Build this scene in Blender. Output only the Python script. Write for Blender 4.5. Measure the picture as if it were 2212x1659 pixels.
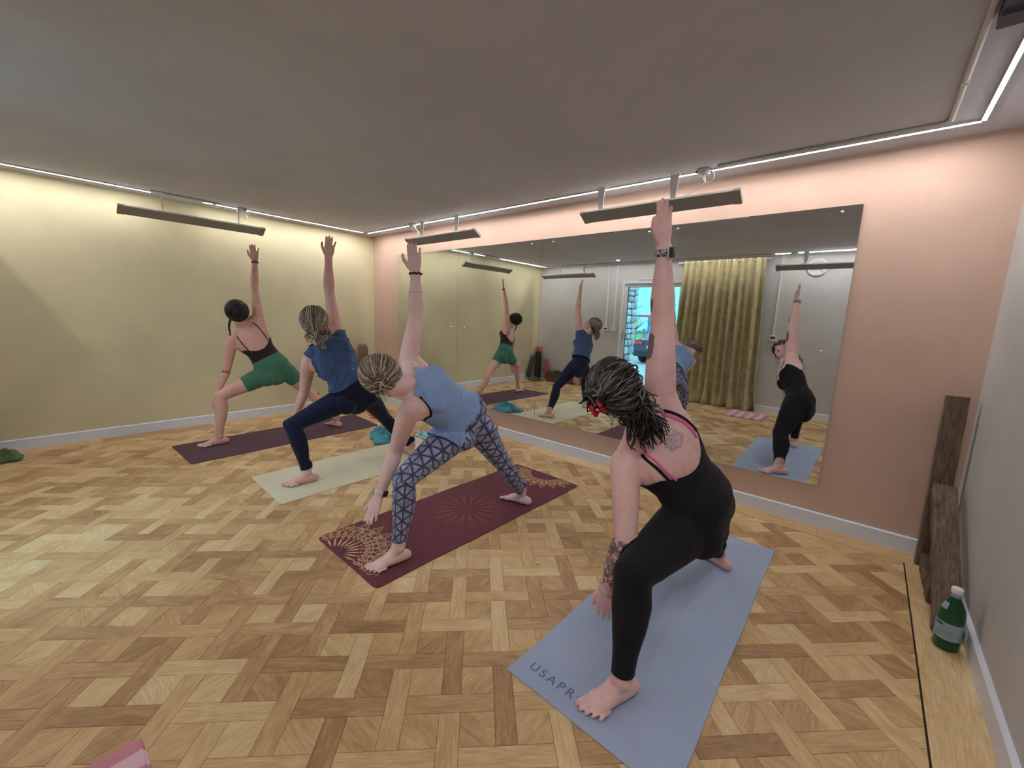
import bpy, bmesh, math, random
import numpy as np
from mathutils import Vector, Matrix
from mathutils.bvhtree import BVHTree

for o in list(bpy.data.objects): bpy.data.objects.remove(o)
scene = bpy.context.scene
COL = scene.collection
PI = math.pi

# ------------------------------------------------------------------ camera
W, D, H = 6.153, 4.111, 2.40          # room: x 0..W, y -D..0, z 0..H
CAM = np.array([5.6538, -3.4331, 1.3457]); FPX = 900.84
YAW, PITCH, ROLL = -0.7041, -0.1611, 0.0379
def cam_axes():
    cy, sy, cp, sp = math.cos(YAW), math.sin(YAW), math.cos(PITCH), math.sin(PITCH)
    fw = np.array([sy*cp, cy*cp, sp]); r0 = np.array([cy, -sy, 0.]); u0 = np.cross(r0, fw)
    r = math.cos(ROLL)*r0 + math.sin(ROLL)*u0; u = -math.sin(ROLL)*r0 + math.cos(ROLL)*u0
    return r, u, fw
CR, CU, CF = cam_axes()
cam = bpy.data.cameras.new('camera'); camo = bpy.data.objects.new('camera', cam); COL.objects.link(camo)
cam.sensor_fit = 'HORIZONTAL'; cam.sensor_width = 36.0; cam.lens = 36.0*FPX/2212.0
cam.clip_start = 0.02; cam.clip_end = 200
camo.matrix_world = Matrix(((CR[0], CU[0], -CF[0], CAM[0]), (CR[1], CU[1], -CF[1], CAM[1]), (CR[2], CU[2], -CF[2], CAM[2]), (0, 0, 0, 1)))
scene.camera = camo

# ------------------------------------------------------------------ world, exposure
scene.view_settings.view_transform = 'Standard'; scene.view_settings.look = 'None'
scene.view_settings.gamma = 1.0; scene.view_settings.use_curve_mapping = False
scene.view_settings.exposure = 0.0
world = bpy.data.worlds.new('sky'); scene.world = world; world.use_nodes = True
wn = world.node_tree; wn.nodes.clear()
wo = wn.nodes.new('ShaderNodeOutputWorld'); wb = wn.nodes.new('ShaderNodeBackground')
wt = wn.nodes.new('ShaderNodeTexCoord'); ws = wn.nodes.new('ShaderNodeSeparateXYZ'); wr = wn.nodes.new('ShaderNodeValToRGB')
wn.links.new(wt.outputs['Generated'], ws.inputs[0]); wn.links.new(ws.outputs['Z'], wr.inputs[0])
wr.color_ramp.elements[0].position = 0.0; wr.color_ramp.elements[0].color = (0.50, 0.84, 0.93, 1)
wr.color_ramp.elements[1].position = 0.35; wr.color_ramp.elements[1].color = (0.40, 0.76, 0.90, 1)
wn.links.new(wr.outputs[0], wb.inputs[0]); wb.inputs[1].default_value = 3.0
wn.links.new(wb.outputs[0], wo.inputs[0])
LED_STRENGTH = 102.0
LED_COLOR = (1.0, 0.975, 0.95)

# ------------------------------------------------------------------ helpers
def srgb(r, g, b):
    f = lambda c: (c/255/12.92) if c/255 <= 0.04045 else ((c/255+0.055)/1.055)**2.4
    return (f(r), f(g), f(b), 1.0)

class NT:
    def __init__(s, name):
        s.m = bpy.data.materials.new(name); s.m.use_nodes = True
        s.t = s.m.node_tree; s.b = s.t.nodes['Principled BSDF']
    def n(s, t, **k):
        x = s.t.nodes.new(t)
        for a, v in k.items(): setattr(x, a, v)
        return x
    def l(s, a, b): s.t.links.new(a, b)
    def coord(s, which='Object'): return s.n('ShaderNodeTexCoord').outputs[which]
    def mapping(s, src, scale=(1, 1, 1), rot=(0, 0, 0)):
        m = s.n('ShaderNodeMapping'); m.inputs['Scale'].default_value = scale; m.inputs['Rotation'].default_value = rot
        s.l(src, m.inputs[0]); return m.outputs[0]
    def noise(s, src, scale=5, detail=3, rough=.5, dist=0):
        x = s.n('ShaderNodeTexNoise'); x.inputs['Scale'].default_value = scale; x.inputs['Detail'].default_value = detail
        x.inputs['Roughness'].default_value = rough; x.inputs['Distortion'].default_value = dist
        s.l(src, x.inputs['Vector']); return x.outputs['Fac']
    def ramp(s, src, stops):
        r = s.n('ShaderNodeValToRGB'); e = r.color_ramp.elements
        while len(e) < len(stops): e.new(0.5)
        for i, (p, c) in enumerate(stops): e[i].position = p; e[i].color = c if len(c) == 4 else (*c, 1)
        s.l(src, r.inputs[0]); return r.outputs[0]
    def math(s, op, a, b=None, clamp=False):
        x = s.n('ShaderNodeMath', operation=op); x.use_clamp = clamp
        for i, v in enumerate((a, b)):
            if v is None: continue
            if isinstance(v, (int, float)): x.inputs[i].default_value = v
            else: s.l(v, x.inputs[i])
        return x.outputs[0]
    def mix(s, f, a, b, blend='MIX'):
        x = s.n('ShaderNodeMix', data_type='RGBA', blend_type=blend)
        for i, v in ((0, f), (6, a), (7, b)):
            if isinstance(v, (int, float)): x.inputs[i].default_value = v
            elif isinstance(v, tuple): x.inputs[i].default_value = v
            else: s.l(v, x.inputs[i])
        return x.outputs[2]
    def attr(s, name): return s.n('ShaderNodeAttribute', attribute_name=name)
    def bump(s, h, strength=.3, dist=.01):
        b = s.n('ShaderNodeBump'); b.inputs['Strength'].default_value = strength; b.inputs['Distance'].default_value = dist
        s.l(h, b.inputs['Height']); s.l(b.outputs[0], s.b.inputs['Normal'])
    def set(s, **k):
        for a, v in k.items():
            i = s.b.inputs[a.replace('_', ' ')]
            if isinstance(v, (int, float, tuple)): i.default_value = v
            else: s.l(v, i)
        return s

def mat(name, col, rough=.6, metal=0., var=.12, scale=8., bump=0., bscale=60., emit=0., sheen=0., spec=.5, trans=0.):
    """plain procedural material: base colour with soft variation and fine relief"""
    t = NT(name); c = t.coord()
    nz = t.noise(c, scale, 4)
    dark = tuple(x*(1-var) for x in col[:3])+(1,); lite = tuple(min(1, x*(1+var)) for x in col[:3])+(1,)
    t.set(Base_Color=t.ramp(nz, [(.3, dark), (.7, lite)]), Roughness=rough, Metallic=metal)
    t.b.inputs['Specular IOR Level'].default_value = spec
    if bump: t.bump(t.noise(c, bscale, 3), bump, .004)
    if emit:
        t.set(Emission_Color=col, Emission_Strength=emit)
    if sheen: t.b.inputs['Sheen Weight'].default_value = sheen
    if trans: t.b.inputs['Transmission Weight'].default_value = trans
    return t.m

def tag(o, label=None, cat=None, group=None, kind=None):
    if label: o['label'] = label
    if cat: o['category'] = cat
    if group: o['group'] = group
    if kind: o['kind'] = kind
    return o
def link(name, me, m=None, parent=None, smooth=False):
    o = bpy.data.objects.new(name, me); COL.objects.link(o)
    if m is not None and len(me.materials) == 0: me.materials.append(m)
    if parent is not None: o.parent = parent
    if smooth:
        me.polygons.foreach_set('use_smooth', [True]*len(me.polygons)); me.update()
    return o
def empty(name, loc=(0, 0, 0), rz=0):
    o = bpy.data.objects.new(name, None); COL.objects.link(o); o.location = loc; o.rotation_euler = (0, 0, rz)
    o.empty_display_size = .05; return o

class MB:
    """collects polygons into one mesh"""
    def __init__(s): s.v = []; s.f = []
    def add(s, vs, fs):
        k = len(s.v); s.v += [tuple(map(float, p)) for p in vs]; s.f += [tuple(i+k for i in f) for f in fs]; return s
    def box(s, a, b, M=None, bev=0.0):
        x0, y0, z0 = a; x1, y1, z1 = b
        if bev:
            bm = bmesh.new(); bmesh.ops.create_cube(bm, size=1)
            for v in bm.verts:
                v.co = Vector(((x0+x1)/2+v.co.x*(x1-x0), (y0+y1)/2+v.co.y*(y1-y0), (z0+z1)/2+v.co.z*(z1-z0)))
            bmesh.ops.bevel(bm, geom=list(bm.edges), offset=bev, segments=2, affect='EDGES', profile=.5)
            bm.verts.index_update()
            vs = [v.co.copy() for v in bm.verts]; fs = [[v.index for v in f.verts] for f in bm.faces]; bm.free()
        else:
            vs = [Vector(p) for p in ((x0, y0, z0), (x1, y0, z0), (x1, y1, z0), (x0, y1, z0), (x0, y0, z1), (x1, y0, z1), (x1, y1, z1), (x0, y1, z1))]
            fs = [(0, 3, 2, 1), (4, 5, 6, 7), (0, 1, 5, 4), (1, 2, 6, 5), (2, 3, 7, 6), (3, 0, 4, 7)]
        if M is not None: vs = [M @ v for v in vs]
        return s.add(vs, fs)
    def tube(s, pts, rad, n=10, cap=True, flat=None, nrm=None):
        """tube along pts; rad scalar or list; flat: second radius factor along nrm"""
        P = [Vector(p) for p in pts]; m = len(P)
        R = rad if hasattr(rad, '__len__') else [rad]*m
        vs = []; fs = []; up = None
        for i in range(m):
            t = (P[min(i+1, m-1)]-P[max(i-1, 0)])
            if t.length < 1e-9: t = Vector((0, 0, 1))
            t.normalize()
            if nrm is not None: u = Vector(nrm[i] if hasattr(nrm[0], '__len__') else nrm)
            elif up is None: u = Vector((0, 0, 1)) if abs(t.z) < .9 else Vector((1, 0, 0))
            else: u = up
            u = u - t*u.dot(t)
            if u.length < 1e-6: u = t.orthogonal()
            u.normalize(); up = u; w = t.cross(u)
            for k in range(n):
                a = 2*PI*k/n
                vs.append(P[i]+u*(math.cos(a)*R[i]*(flat or 1))+w*(math.sin(a)*R[i]))
        for i in range(m-1):
            for k in range(n):
                a = i*n+k; b = i*n+(k+1) % n
                fs.append((a, b, b+n, a+n))
        if cap:
            fs.append(tuple(range(n-1, -1, -1))); fs.append(tuple((m-1)*n+k for k in range(n)))
        return s.add(vs, fs)
    def lathe(s, prof, n=24, M=None):
        vs = []; fs = []
        for r, z in prof:
            for k in range(n):
                a = 2*PI*k/n; p = Vector((r*math.cos(a), r*math.sin(a), z)); vs.append(M @ p if M is not None else p)
        for i in range(len(prof)-1):
            for k in range(n):
                a = i*n+k; b = i*n+(k+1) % n; fs.append((a, b, b+n, a+n))
        fs.append(tuple(range(n-1, -1, -1))); fs.append(tuple((len(prof)-1)*n+k for k in range(n)))
        return s.add(vs, fs)
    def ball(s, c, r, n=12, m=8, M=None):
        r = r if hasattr(r, '__len__') else (r, r, r)
        prof = [(math.sin(PI*i/m), -math.cos(PI*i/m)) for i in range(m+1)]
        prof[0] = (1e-4, -1); prof[-1] = (1e-4, 1)
        A = Matrix.Translation(c) @ (M if M is not None else Matrix.Identity(4)) @ Matrix.Diagonal((*r, 1))
        return s.lathe(prof, n, A)
    def mesh(s, name):
        me = bpy.data.meshes.new(name); me.from_pydata([tuple(v) for v in s.v], [], s.f); me.validate(); me.update(); return me
    def build(s, name, m=None, parent=None, smooth=False): return link(name, s.mesh(name), m, parent, smooth)

def smooth_angle(o, deg=40):
    me = o.data; me.polygons.foreach_set('use_smooth', [True]*len(me.polygons))
    bm = bmesh.new(); bm.from_mesh(me); lim = math.radians(deg)
    for e in bm.edges: e.smooth = not (len(e.link_faces) == 2 and e.calc_face_angle(0) > lim)
    bm.to_mesh(me); bm.free(); me.update(); return o

# ------------------------------------------------------------------ room shell
def wall_mat(name, col, rough=.75):
    t = NT(name); c = t.coord()
    nz = t.noise(c, 1.6, 5, .6); sp = t.noise(c, 90, 3)
    d = tuple(x*.93 for x in col[:3])+(1,); l = tuple(min(1, x*1.05) for x in col[:3])+(1,)
    t.set(Base_Color=t.ramp(nz, [(.35, d), (.65, l)]), Roughness=rough); t.b.inputs['Specular IOR Level'].default_value = .3
    t.bump(sp, .12, .003); return t.m
M_yellow = wall_mat('yellow_paint', srgb(213, 204, 170))
M_pink = wall_mat('pink_plaster_paint', srgb(206, 176, 160))
M_white = wall_mat('pale_grey_paint', srgb(196, 194, 194))
M_ceil = wall_mat('ceiling_paint', srgb(150, 145, 143))
M_skirt = mat('skirting_gloss_paint', srgb(222, 226, 240), .35, var=.03)
M_trim = mat('white_plastic', srgb(225, 226, 228), .4, var=.03)

T = .12
def struct(name, mb, m, parent=None, kind='structure'):
    o = mb.build(name, m, parent)
    if parent is None: o['kind'] = kind
    return o
# door opening in the opposite wall
DX0, DX1, DZ = 1.93, 3.12, 2.08
struct('wall_left', MB().box((-T, -D-T, 0), (0, T, H)), M_yellow)
struct('wall_back', MB().box((0, 0, 0), (W, T, H)), M_pink)
struct('wall_right', MB().box((W, -D-T, 0), (W+T, T, H)), M_white)
struct('wall_front', MB().box((0, -D-T, 0), (DX0, -D, H)).box((DX1, -D-T, 0), (W, -D, H)).box((DX0, -D-T, DZ), (DX1, -D, H)), M_white)
tc = NT('ceiling_paint_marked'); cc = tc.coord(); nz = tc.noise(cc, 1.1, 5, .6)
base = tc.ramp(nz, [(.35, srgb(192, 192, 200)), (.65, srgb(202, 202, 210))])
vor = tc.n('ShaderNodeTexVoronoi'); vor.inputs['Scale'].default_value = 1.3; tc.l(cc, vor.inputs['Vector'])
spk = tc.math('LESS_THAN', tc.math('ADD', vor.outputs['Distance'], tc.math('MULTIPLY', tc.noise(cc, 70, 2), .03)), .028)
tc.set(Base_Color=tc.mix(tc.math('MULTIPLY', spk, .6), base, srgb(70, 62, 60)), Roughness=.85); tc.bump(tc.noise(cc, 60, 4), .1, .003)
struct('ceiling', MB().box((-T, -D-T, H), (W+T, T, H+.1)), tc.m)

SK = .098; ST = .018
def skirting(name, a, b, nrm):
    # profile with a small chamfer on the top edge
    a = Vector(a); b = Vector(b); nrm = Vector(nrm)
    prof = [(0, 0), (ST, 0), (ST, SK-.006), (ST-.006, SK), (0, SK)]
    vs = [p+nrm*d+Vector((0, 0, z)) for p in (a, b) for d, z in prof]
    fs = [(0, 1, 2, 3, 4)[::-1], (5, 6, 7, 8, 9)]+[(i, (i+1) % 5, 5+(i+1) % 5, 5+i) for i in range(5)]
    mb = MB().add(vs, fs); o = struct(name, mb, M_skirt)
    bm = bmesh.new(); bm.from_mesh(o.data); bmesh.ops.recalc_face_normals(bm, faces=bm.faces); bm.to_mesh(o.data); bm.free()
skirting('baseboard_left', (0, -D, 0), (0, 0, 0), (1, 0, 0))
skirting('baseboard_back', (0, 0, 0), (W, 0, 0), (0, -1, 0))
skirting('baseboard_right', (W, 0, 0), (W, -D, 0), (-1, 0, 0))
skirting('baseboard_front', (0, -D, 0), (DX0, -D, 0), (0, 1, 0))
skirting('baseboard_front.001', (DX1, -D, 0), (W, -D, 0), (0, 1, 0))

# ------------------------------------------------------------------ floor: woven lattice parquet laid at 45 degrees
def wood_mat(name, stops, use_uv=True, grain=1.0):
    t = NT(name)
    rnd = t.n('ShaderNodeObjectInfo').outputs['Random']; tone = t.attr('tone').outputs['Fac']
    r = t.math('FRACT', t.math('ADD', rnd, tone))
    uv = t.coord('UV') if use_uv else t.coord('Object')
    off = t.n('ShaderNodeVectorMath', operation='SCALE'); cmb = t.n('ShaderNodeCombineXYZ')
    t.l(r, cmb.inputs[0]); t.l(t.math('FRACT', t.math('MULTIPLY', r, 37.7)), cmb.inputs[1]); t.l(t.math('MULTIPLY', r, 5.0), cmb.inputs[2])
    t.l(cmb.outputs[0], off.inputs[0]); off.inputs['Scale'].default_value = 23.0
    add = t.n('ShaderNodeVectorMath', operation='ADD'); t.l(uv, add.inputs[0]); t.l(off.outputs[0], add.inputs[1])
    m1 = t.mapping(add.outputs[0], (5, 34, 1)); g = t.noise(m1, 1.6*grain, 5, .62, 1.6)
    m2 = t.mapping(add.outputs[0], (14, 210, 1)); fine = t.noise(m2, 1.0*grain, 3, .6, .3)
    big = t.noise(t.mapping(add.outputs[0], (4, 9, 1)), 1.4, 3, .5, 1.0)
    v = t.math('ADD', t.math('MULTIPLY', r, .34), t.math('ADD', t.math('MULTIPLY', g, .40), t.math('MULTIPLY', big, .36)))
    col = t.ramp(v, stops)
    col = t.mix(t.math('MULTIPLY', fine, .25), col, (.12, .07, .04, 1), 'MULTIPLY') if False else t.mix(t.math('MULTIPLY', t.math('SUBTRACT', fine, .45, True), 1.1, True), col, (.17, .10, .055, 1))
    knot = t.n('ShaderNodeTexVoronoi'); knot.inputs['Scale'].default_value = 2.6; t.l(add.outputs[0], knot.inputs['Vector'])
    kf = t.math('LESS_THAN', t.math('ADD', knot.outputs['Distance'], t.math('MULTIPLY', t.noise(add.outputs[0], 60, 2), .05)), .065)
    col = t.mix(t.math('MULTIPLY', kf, .45), col, (.13, .08, .05, 1))
    t.set(Base_Color=col, Roughness=t.ramp(g, [(.2, (.42,)*3), (.8, (.58,)*3)])); t.b.inputs['Specular IOR Level'].default_value = .4
    t.bump(t.math('ADD', fine, g), .10, .002); return t.m
FLOOR_STOPS = [(.24, srgb(136, 102, 70)), (.40, srgb(178, 140, 98)), (.55, srgb(208, 172, 124)), (.70, srgb(226, 196, 148)), (.86, srgb(240, 218, 178))]
M_floor = wood_mat('oak_parquet', FLOOR_STOPS)
M_gap = mat('dark_joint', srgb(52, 34, 24), .9)

P = .188; SW = .0705; SQ = P-SW
U0, V0 = 1.5005, 4.9666
def uv2xy(u, v): return ((u+v)/math.sqrt(2), (u-v)/math.sqrt(2))
floor = struct('floor', MB().box((-.0, -D-.1, -.06), (W, 0, -.004)), M_gap)

BD = .177; GAP = .006
RX0, RX1, RY0, RY1 = BD+GAP, W-BD-GAP, -D+BD+GAP, -BD-GAP
def clip(poly):
    for ax, s, lim in ((0, 1, RX0), (0, -1, -RX1), (1, 1, RY0), (1, -1, -RY1)):
        out = []
        for i in range(len(poly)):
            a, b = poly[i], poly[(i+1) % len(poly)]
            da, db = s*a[ax]-lim, s*b[ax]-lim
            if da >= 0: out.append(a)
            if (da >= 0) != (db >= 0):
                t = da/(da-db); out.append((a[0]+(b[0]-a[0])*t, a[1]+(b[1]-a[1])*t))
        poly = out
        if len(poly) < 3: return []
    return poly
def slab(poly, zt=0.0, ins=.0009, drop=.0012, base=-.004):
    """polygon piece with chamfered rim: returns verts, faces"""
    n = len(poly); c = (sum(p[0] for p in poly)/n, sum(p[1] for p in poly)/n)
    def inset(d):
        o = []
        for i in range(n):
            p0, p1, p2 = poly[i-1], poly[i], poly[(i+1) % n]
            e1 = Vector((p1[0]-p0[0], p1[1]-p0[1])); e2 = Vector((p2[0]-p1[0], p2[1]-p1[1]))
            if e1.length < 1e-6 or e2.length < 1e-6: o.append(p1); continue
            e1.normalize(); e2.normalize(); n1 = Vector((-e1.y, e1.x)); n2 = Vector((-e2.y, e2.x))
            b = n1+n2
            if b.length < 1e-4: o.append(p1); continue
            b = b/b.length; k = d/max(.35, b.dot(n1)); o.append((p1[0]+b.x*k, p1[1]+b.y*k))
        return o
    a = inset(.0004); t = inset(.0004+ins)
    vs = [(x, y, zt) for x, y in t]+[(x, y, zt-drop) for x, y in a]+[(x, y, base) for x, y in a]
    fs = [tuple(range(n))]+[(n+i, n+(i+1) % n, (i+1) % n, i) for i in range(n)]+[(2*n+i, 2*n+(i+1) % n, n+(i+1) % n, n+i) for i in range(n)]
    return vs, fs
def area(p): return .5*sum(p[i][0]*p[(i+1) % len(p)][1]-p[(i+1) % len(p)][0]*p[i][1] for i in range(len(p)))
rng = random.Random(5)
pieces = []    # (poly xy, grain angle, kind key, centre, rotation)
R45 = PI/4
N = 34
def inroom(poly): return any(RX0 < x < RX1 and RY0 < y < RY1 for x, y in poly)
for i in range(-N, N):
    for j in range(-N, N):
        cu, cv = U0+i*P, V0+j*P
        # strip over this crossing
        hv = (i+j) % 2 == 0
        a, b = (SW/2, SQ+SW/2) if hv else (SQ+SW/2, SW/2)
        items = [([(cu-a, cv-b), (cu+a, cv-b), (cu+a, cv+b), (cu-a, cv+b)], 'v' if hv else 'u', (cu, cv), (a, b))]
        su, sv = cu+P/2, cv+P/2; h = SQ/2
        items.append(([(su-h, sv-h), (su+h, sv-h), (su+h, sv+h), (su-h, sv+h)], 's', (su, sv), (h, h)))
        for pl, kd, c, hs in items:
            poly = [uv2xy(*q) for q in pl]
            if not inroom(poly): continue
            if area(poly) < 0: poly = poly[::-1]
            cp = clip(poly)
            if len(cp) < 3 or abs(area(cp)) < 2e-4: continue
            whole = abs(abs(area(cp))-abs(area(poly))) < 1e-7
            # grain direction in xy
            if kd == 'u': ga = R45
            elif kd == 'v': ga = -R45
            else: ga = rng.choice((0, PI/2))
            pieces.append(dict(poly=cp if not whole else poly, ga=ga, kind=kd, whole=whole, c=uv2xy(*c)))
# border boards
def border(xa, xb, ya, yb, along):
    L = (xb-xa) if along == 'x' else (yb-ya); s = 0; k = 0
    while s < L-1e-6:
        e = min(L, s+rng.choice((.9, 1.15, 1.3)))
        if L-e < .3: e = L
        p = [(xa+s, ya), (xa+e, ya), (xa+e, yb), (xa+s, yb)] if along == 'x' else [(xa, ya+s), (xb, ya+s), (xb, ya+e), (xa, ya+e)]
        pieces.append(dict(poly=p, ga=0 if along == 'x' else PI/2, kind='b', whole=False, c=((p[0][0]+p[2][0])/2, (p[0][1]+p[2][1])/2)))
        s = e
border(0, W, -BD, -.0, 'x'); border(0, W, -D, -D+BD, 'x')
border(0, BD, -D+BD, -BD, 'y'); border(W-BD, W, -D+BD, -BD, 'y')

def project(p):
    d = np.array(p)-CAM; z = d@CF
    return (1106+FPX*(d@CR)/z, 829.5-FPX*(d@CU)/z, z)
def score(pc):
    x, y, z = project((pc['c'][0], pc['c'][1], 0))
    if z < .2 or not (-60 < x < 2270 and 0 < y < 1720): return 0
    d = np.linalg.norm(np.array((pc['c'][0], pc['c'][1], 0))-CAM)
    return abs(area(pc['poly']))*z/d**3
pieces.sort(key=score, reverse=True)
def set_uv_tone(me, ang, rnd_list, centre=(0, 0)):
    uvl = me.uv_layers.new(name='UVMap'); co = np.zeros(len(me.vertices)*3); me.vertices.foreach_get('co', co); co = co.reshape(-1, 3)
    li = np.zeros(len(me.loops), int); me.loops.foreach_get('vertex_index', li)
    ca, sa = np.cos(ang), np.sin(ang); X = co[li, 0]; Y = co[li, 1]
    if hasattr(ang, '__len__'): ca, sa = ca[li], sa[li]
    uv = np.stack([X*ca+Y*sa, -X*sa+Y*ca], 1); uvl.data.foreach_set('uv', uv.ravel())
    at = me.attributes.new('tone', 'FLOAT', 'POINT'); at.data.foreach_set('value', np.asarray(rnd_list, float))
proto = {}
def proto_mesh(kd, ga):
    key = (kd, round(ga, 3))
    if key not in proto:
        a, b = {'u': (SQ+SW/2, SW/2), 'v': (SW/2, SQ+SW/2), 's': (SQ/2, SQ/2)}[kd]
        poly = [uv2xy(*q) for q in ((-a, -b), (a, -b), (a, b), (-a, b))]
        if area(poly) < 0: poly = poly[::-1]
        me = MB().add(*slab(poly)).mesh('plank'); set_uv_tone(me, ga, [0]*len(me.vertices)); me.materials.append(M_floor); proto[key] = me
    return proto[key]
NPART = 0; sv, sf, sa_, st_ = [], [], [], []
for pc in pieces:
    nm = 'border_board' if pc['kind'] == 'b' else ('plank' if pc['kind'] != 's' else 'square_block')
    if NPART < 298:
        NPART += 1
        z = rng.uniform(-.0003, .0003)
        if pc['whole']:
            o = link(nm, proto_mesh(pc['kind'], pc['ga']), None, floor); o.location = (pc['c'][0], pc['c'][1], z)
        else:
            cx, cy = pc['c']; me = MB().add(*slab([(x-cx, y-cy) for x, y in pc['poly']])).mesh(nm)
            set_uv_tone(me, pc['ga'], [0]*len(me.vertices)); o = link(nm, me, M_floor, floor); o.location = (cx, cy, z)
    else:
        vs, fs = slab(pc['poly'], rng.uniform(-.0003, .0003)); k = len(sv); sv += vs; sf += [tuple(i+k for i in f) for f in fs]
        sa_ += [pc['ga']]*len(vs); st_ += [rng.random()]*len(vs)
me = bpy.data.meshes.new('parquet'); me.from_pydata(sv, [], sf); me.update(); set_uv_tone(me, np.array(sa_), st_)
far = link('parquet', me, M_floor, floor); far['kind'] = 'stuff'

# ------------------------------------------------------------------ mirrors
tm = NT('mirror_silver'); tm.set(Base_Color=(.80, .83, .82, 1), Metallic=1.0, Roughness=.015); M_mirror = tm.m
M_medge = mat('mirror_glass_edge', (.12, .2, .18, 1), .2)
M_chrome = mat('chrome', (.75, .75, .76, 1), .12, 1.0, var=.02)
MZ0, MZ1 = .282, 2.1033
mxs = [.625, 1.8405, 3.0722, 4.291, 5.5108]
mlabels = ['wall mirror panel nearest the yellow wall, left end of the mirror wall', 'wall mirror panel second from the yellow wall, reflecting the woman in green shorts',
           'wall mirror panel reflecting the open garden door, third from the yellow wall', 'right-hand wall mirror panel reflecting the gold curtain and the woman in black']
for k in range(4):
    x0, x1 = mxs[k]+.0015, mxs[k+1]-.0015
    r = empty('mirror', (x0, 0, MZ0)); tag(r, mlabels[k], 'mirror', 'frameless mirrors along the pink wall')
    w, h = x1-x0, MZ1-MZ0
    mb = MB().box((0, -.010, 0), (w, -.004, h)); p = mb.build('glass_pane', M_mirror, r); p.data.materials.append(M_medge)
    for f in p.data.polygons: f.material_index = 0 if f.normal.y < -.5 else 1
    for sx in (.1, w-.1) if k in (0, 3) else (.13, w-.13):
        for sz in (.035, h/2, h-.035):
            mb = MB().lathe([(.0065, 0), (.0095, .001), (.0095, .004), (.006, .0085), (.001, .010)], 12, Matrix.Translation((sx, -.010, sz)) @ Matrix.Rotation(PI/2, 4, 'X'))
            mb.build('screw_cap', M_chrome, r, True)

# ------------------------------------------------------------------ LED strips in aluminium channels on the ceiling
tl = NT('led_diffuser'); tl.set(Base_Color=(.9, .9, .9, 1), Emission_Color=(*LED_COLOR, 1), Emission_Strength=LED_STRENGTH); M_led = tl.m
M_alu = mat('channel_aluminium', (.55, .55, .56, 1), .45, .6, var=.04)
LO = .2208
def led(a, b, label):
    a = Vector(a); b = Vector(b); L = (b-a).length; ang = math.atan2(b.y-a.y, b.x-a.x)
    r = empty('led_strip', (a.x, a.y, H), ang); tag(r, label, 'led light', 'led strip lights round the ceiling')
    w = .008
    mb = MB().box((0, -w-.002, -.011), (L, -w, 0)).box((0, w, -.011), (L, w+.002, 0)).box((0, -w, -.002), (L, w, -.0005))
    mb.build('channel', M_alu, r)
    d = MB(); n = 7
    pr = [(-w+w*2*i/(n-1), -.0118) for i in range(n)]
    vs = [(x, y, z) for x in (.004, L-.004) for y, z in pr]+[(.004, w, -.003), (.004, -w, -.003), (L-.004, w, -.003), (L-.004, -w, -.003)]
    fs = [(i, n+i, n+i+1, i+1) for i in range(n-1)]+[tuple(range(n))+(2*n, 2*n+1), tuple(range(2*n-1, n-1, -1))+(2*n+3, 2*n+2)]
    d.add(vs, fs).build('diffuser', M_led, r, True)
    MB().box((-.003, -w-.003, -.014), (.004, w+.003, 0)).build('end_cap', M_trim, r); MB().box((L-.004, -w-.003, -.014), (L+.003, w+.003, 0)).build('end_cap', M_trim, r)
led((LO, -3.85, 0), (LO, -2.50, 0), 'led strip light above the yellow wall, left length near the room edge')
led((LO, -2.09, 0), (LO, -.29, 0), 'led strip light above the yellow wall, right length running to the corner')
led((.245, -LO, 0), (1.235, -LO, 0), 'short led strip light above the pink wall between corner and junction box')
led((1.33, -LO, 0), (W-LO-.005, -LO, 0), 'long led strip light above the mirrors on the pink wall')
led((W-LO, -LO-.012, 0), (W-LO, -1.04, 0), 'led strip light above the right-hand wall, brightest at the upper right')
led((4.42, -D+LO, 0), (5.85, -D+LO, 0), 'led strip light above the door wall right of the curtain')
led((.245, -D+LO, 0), (4.36, -D+LO, 0), 'led strip light above the door wall from the yellow wall past the door and curtain')
led((W-LO, -3.86, 0), (W-LO, -2.25, 0), 'added unseen led strip light above the right-hand wall near the door wall')  # out-of-view strip, added to brighten the floor at the right foreground
# conduit pipes on the ceiling
M_pipe = mat('conduit_white', srgb(205, 203, 203), .45, var=.04)
def pipe(pts, label, r=.011, clips=(), name='conduit_pipe'):
    e = empty(name, pts[0]); tag(e, label, 'conduit')
    o = MB().tube([Vector(p)-Vector(pts[0]) for p in pts], r, 10).build('pipe', M_pipe, e, True)
    for c in clips:
        q = Vector(c)-Vector(pts[0])
        MB().box((q.x-.014, q.y-.014, q.z-.012), (q.x+.014, q.y+.014, q.z+.0105), bev=.003).build('pipe_clip', M_pipe, e)
zc = H-.0115
def arc(c, r, a0, a1, z, n=6): return [(c[0]+r*math.cos(a0+(a1-a0)*i/n), c[1]+r*math.sin(a0+(a1-a0)*i/n), z) for i in range(n+1)]
pipe([(4.72, -.285, zc)]+arc((5.76, -.335), .05, PI/2, 0, zc)+[(5.81, -1.6, zc), (5.81, -3.2, zc)], 'white conduit pipe on the ceiling turning the right-hand corner', clips=((5.21, -.285, zc), (5.81, -.75, zc)))
pipe([(.285, -2.52, zc), (.285, -1.95, zc)], 'short white conduit pipe on the ceiling bridging the led strips at the yellow wall', clips=((.285, -2.42, zc), (.285, -2.0, zc)))
pipe([(.3, -D+.262, zc-.006), (1.25, -D+.262, zc-.006), (2.4, -D+.262, zc-.006), (4.38, -D+.262, zc-.006)], 'white conduit pipe on the ceiling along the door wall', r=.014, clips=((1.9, -D+.262, zc), (3.6, -D+.262, zc)))

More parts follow.
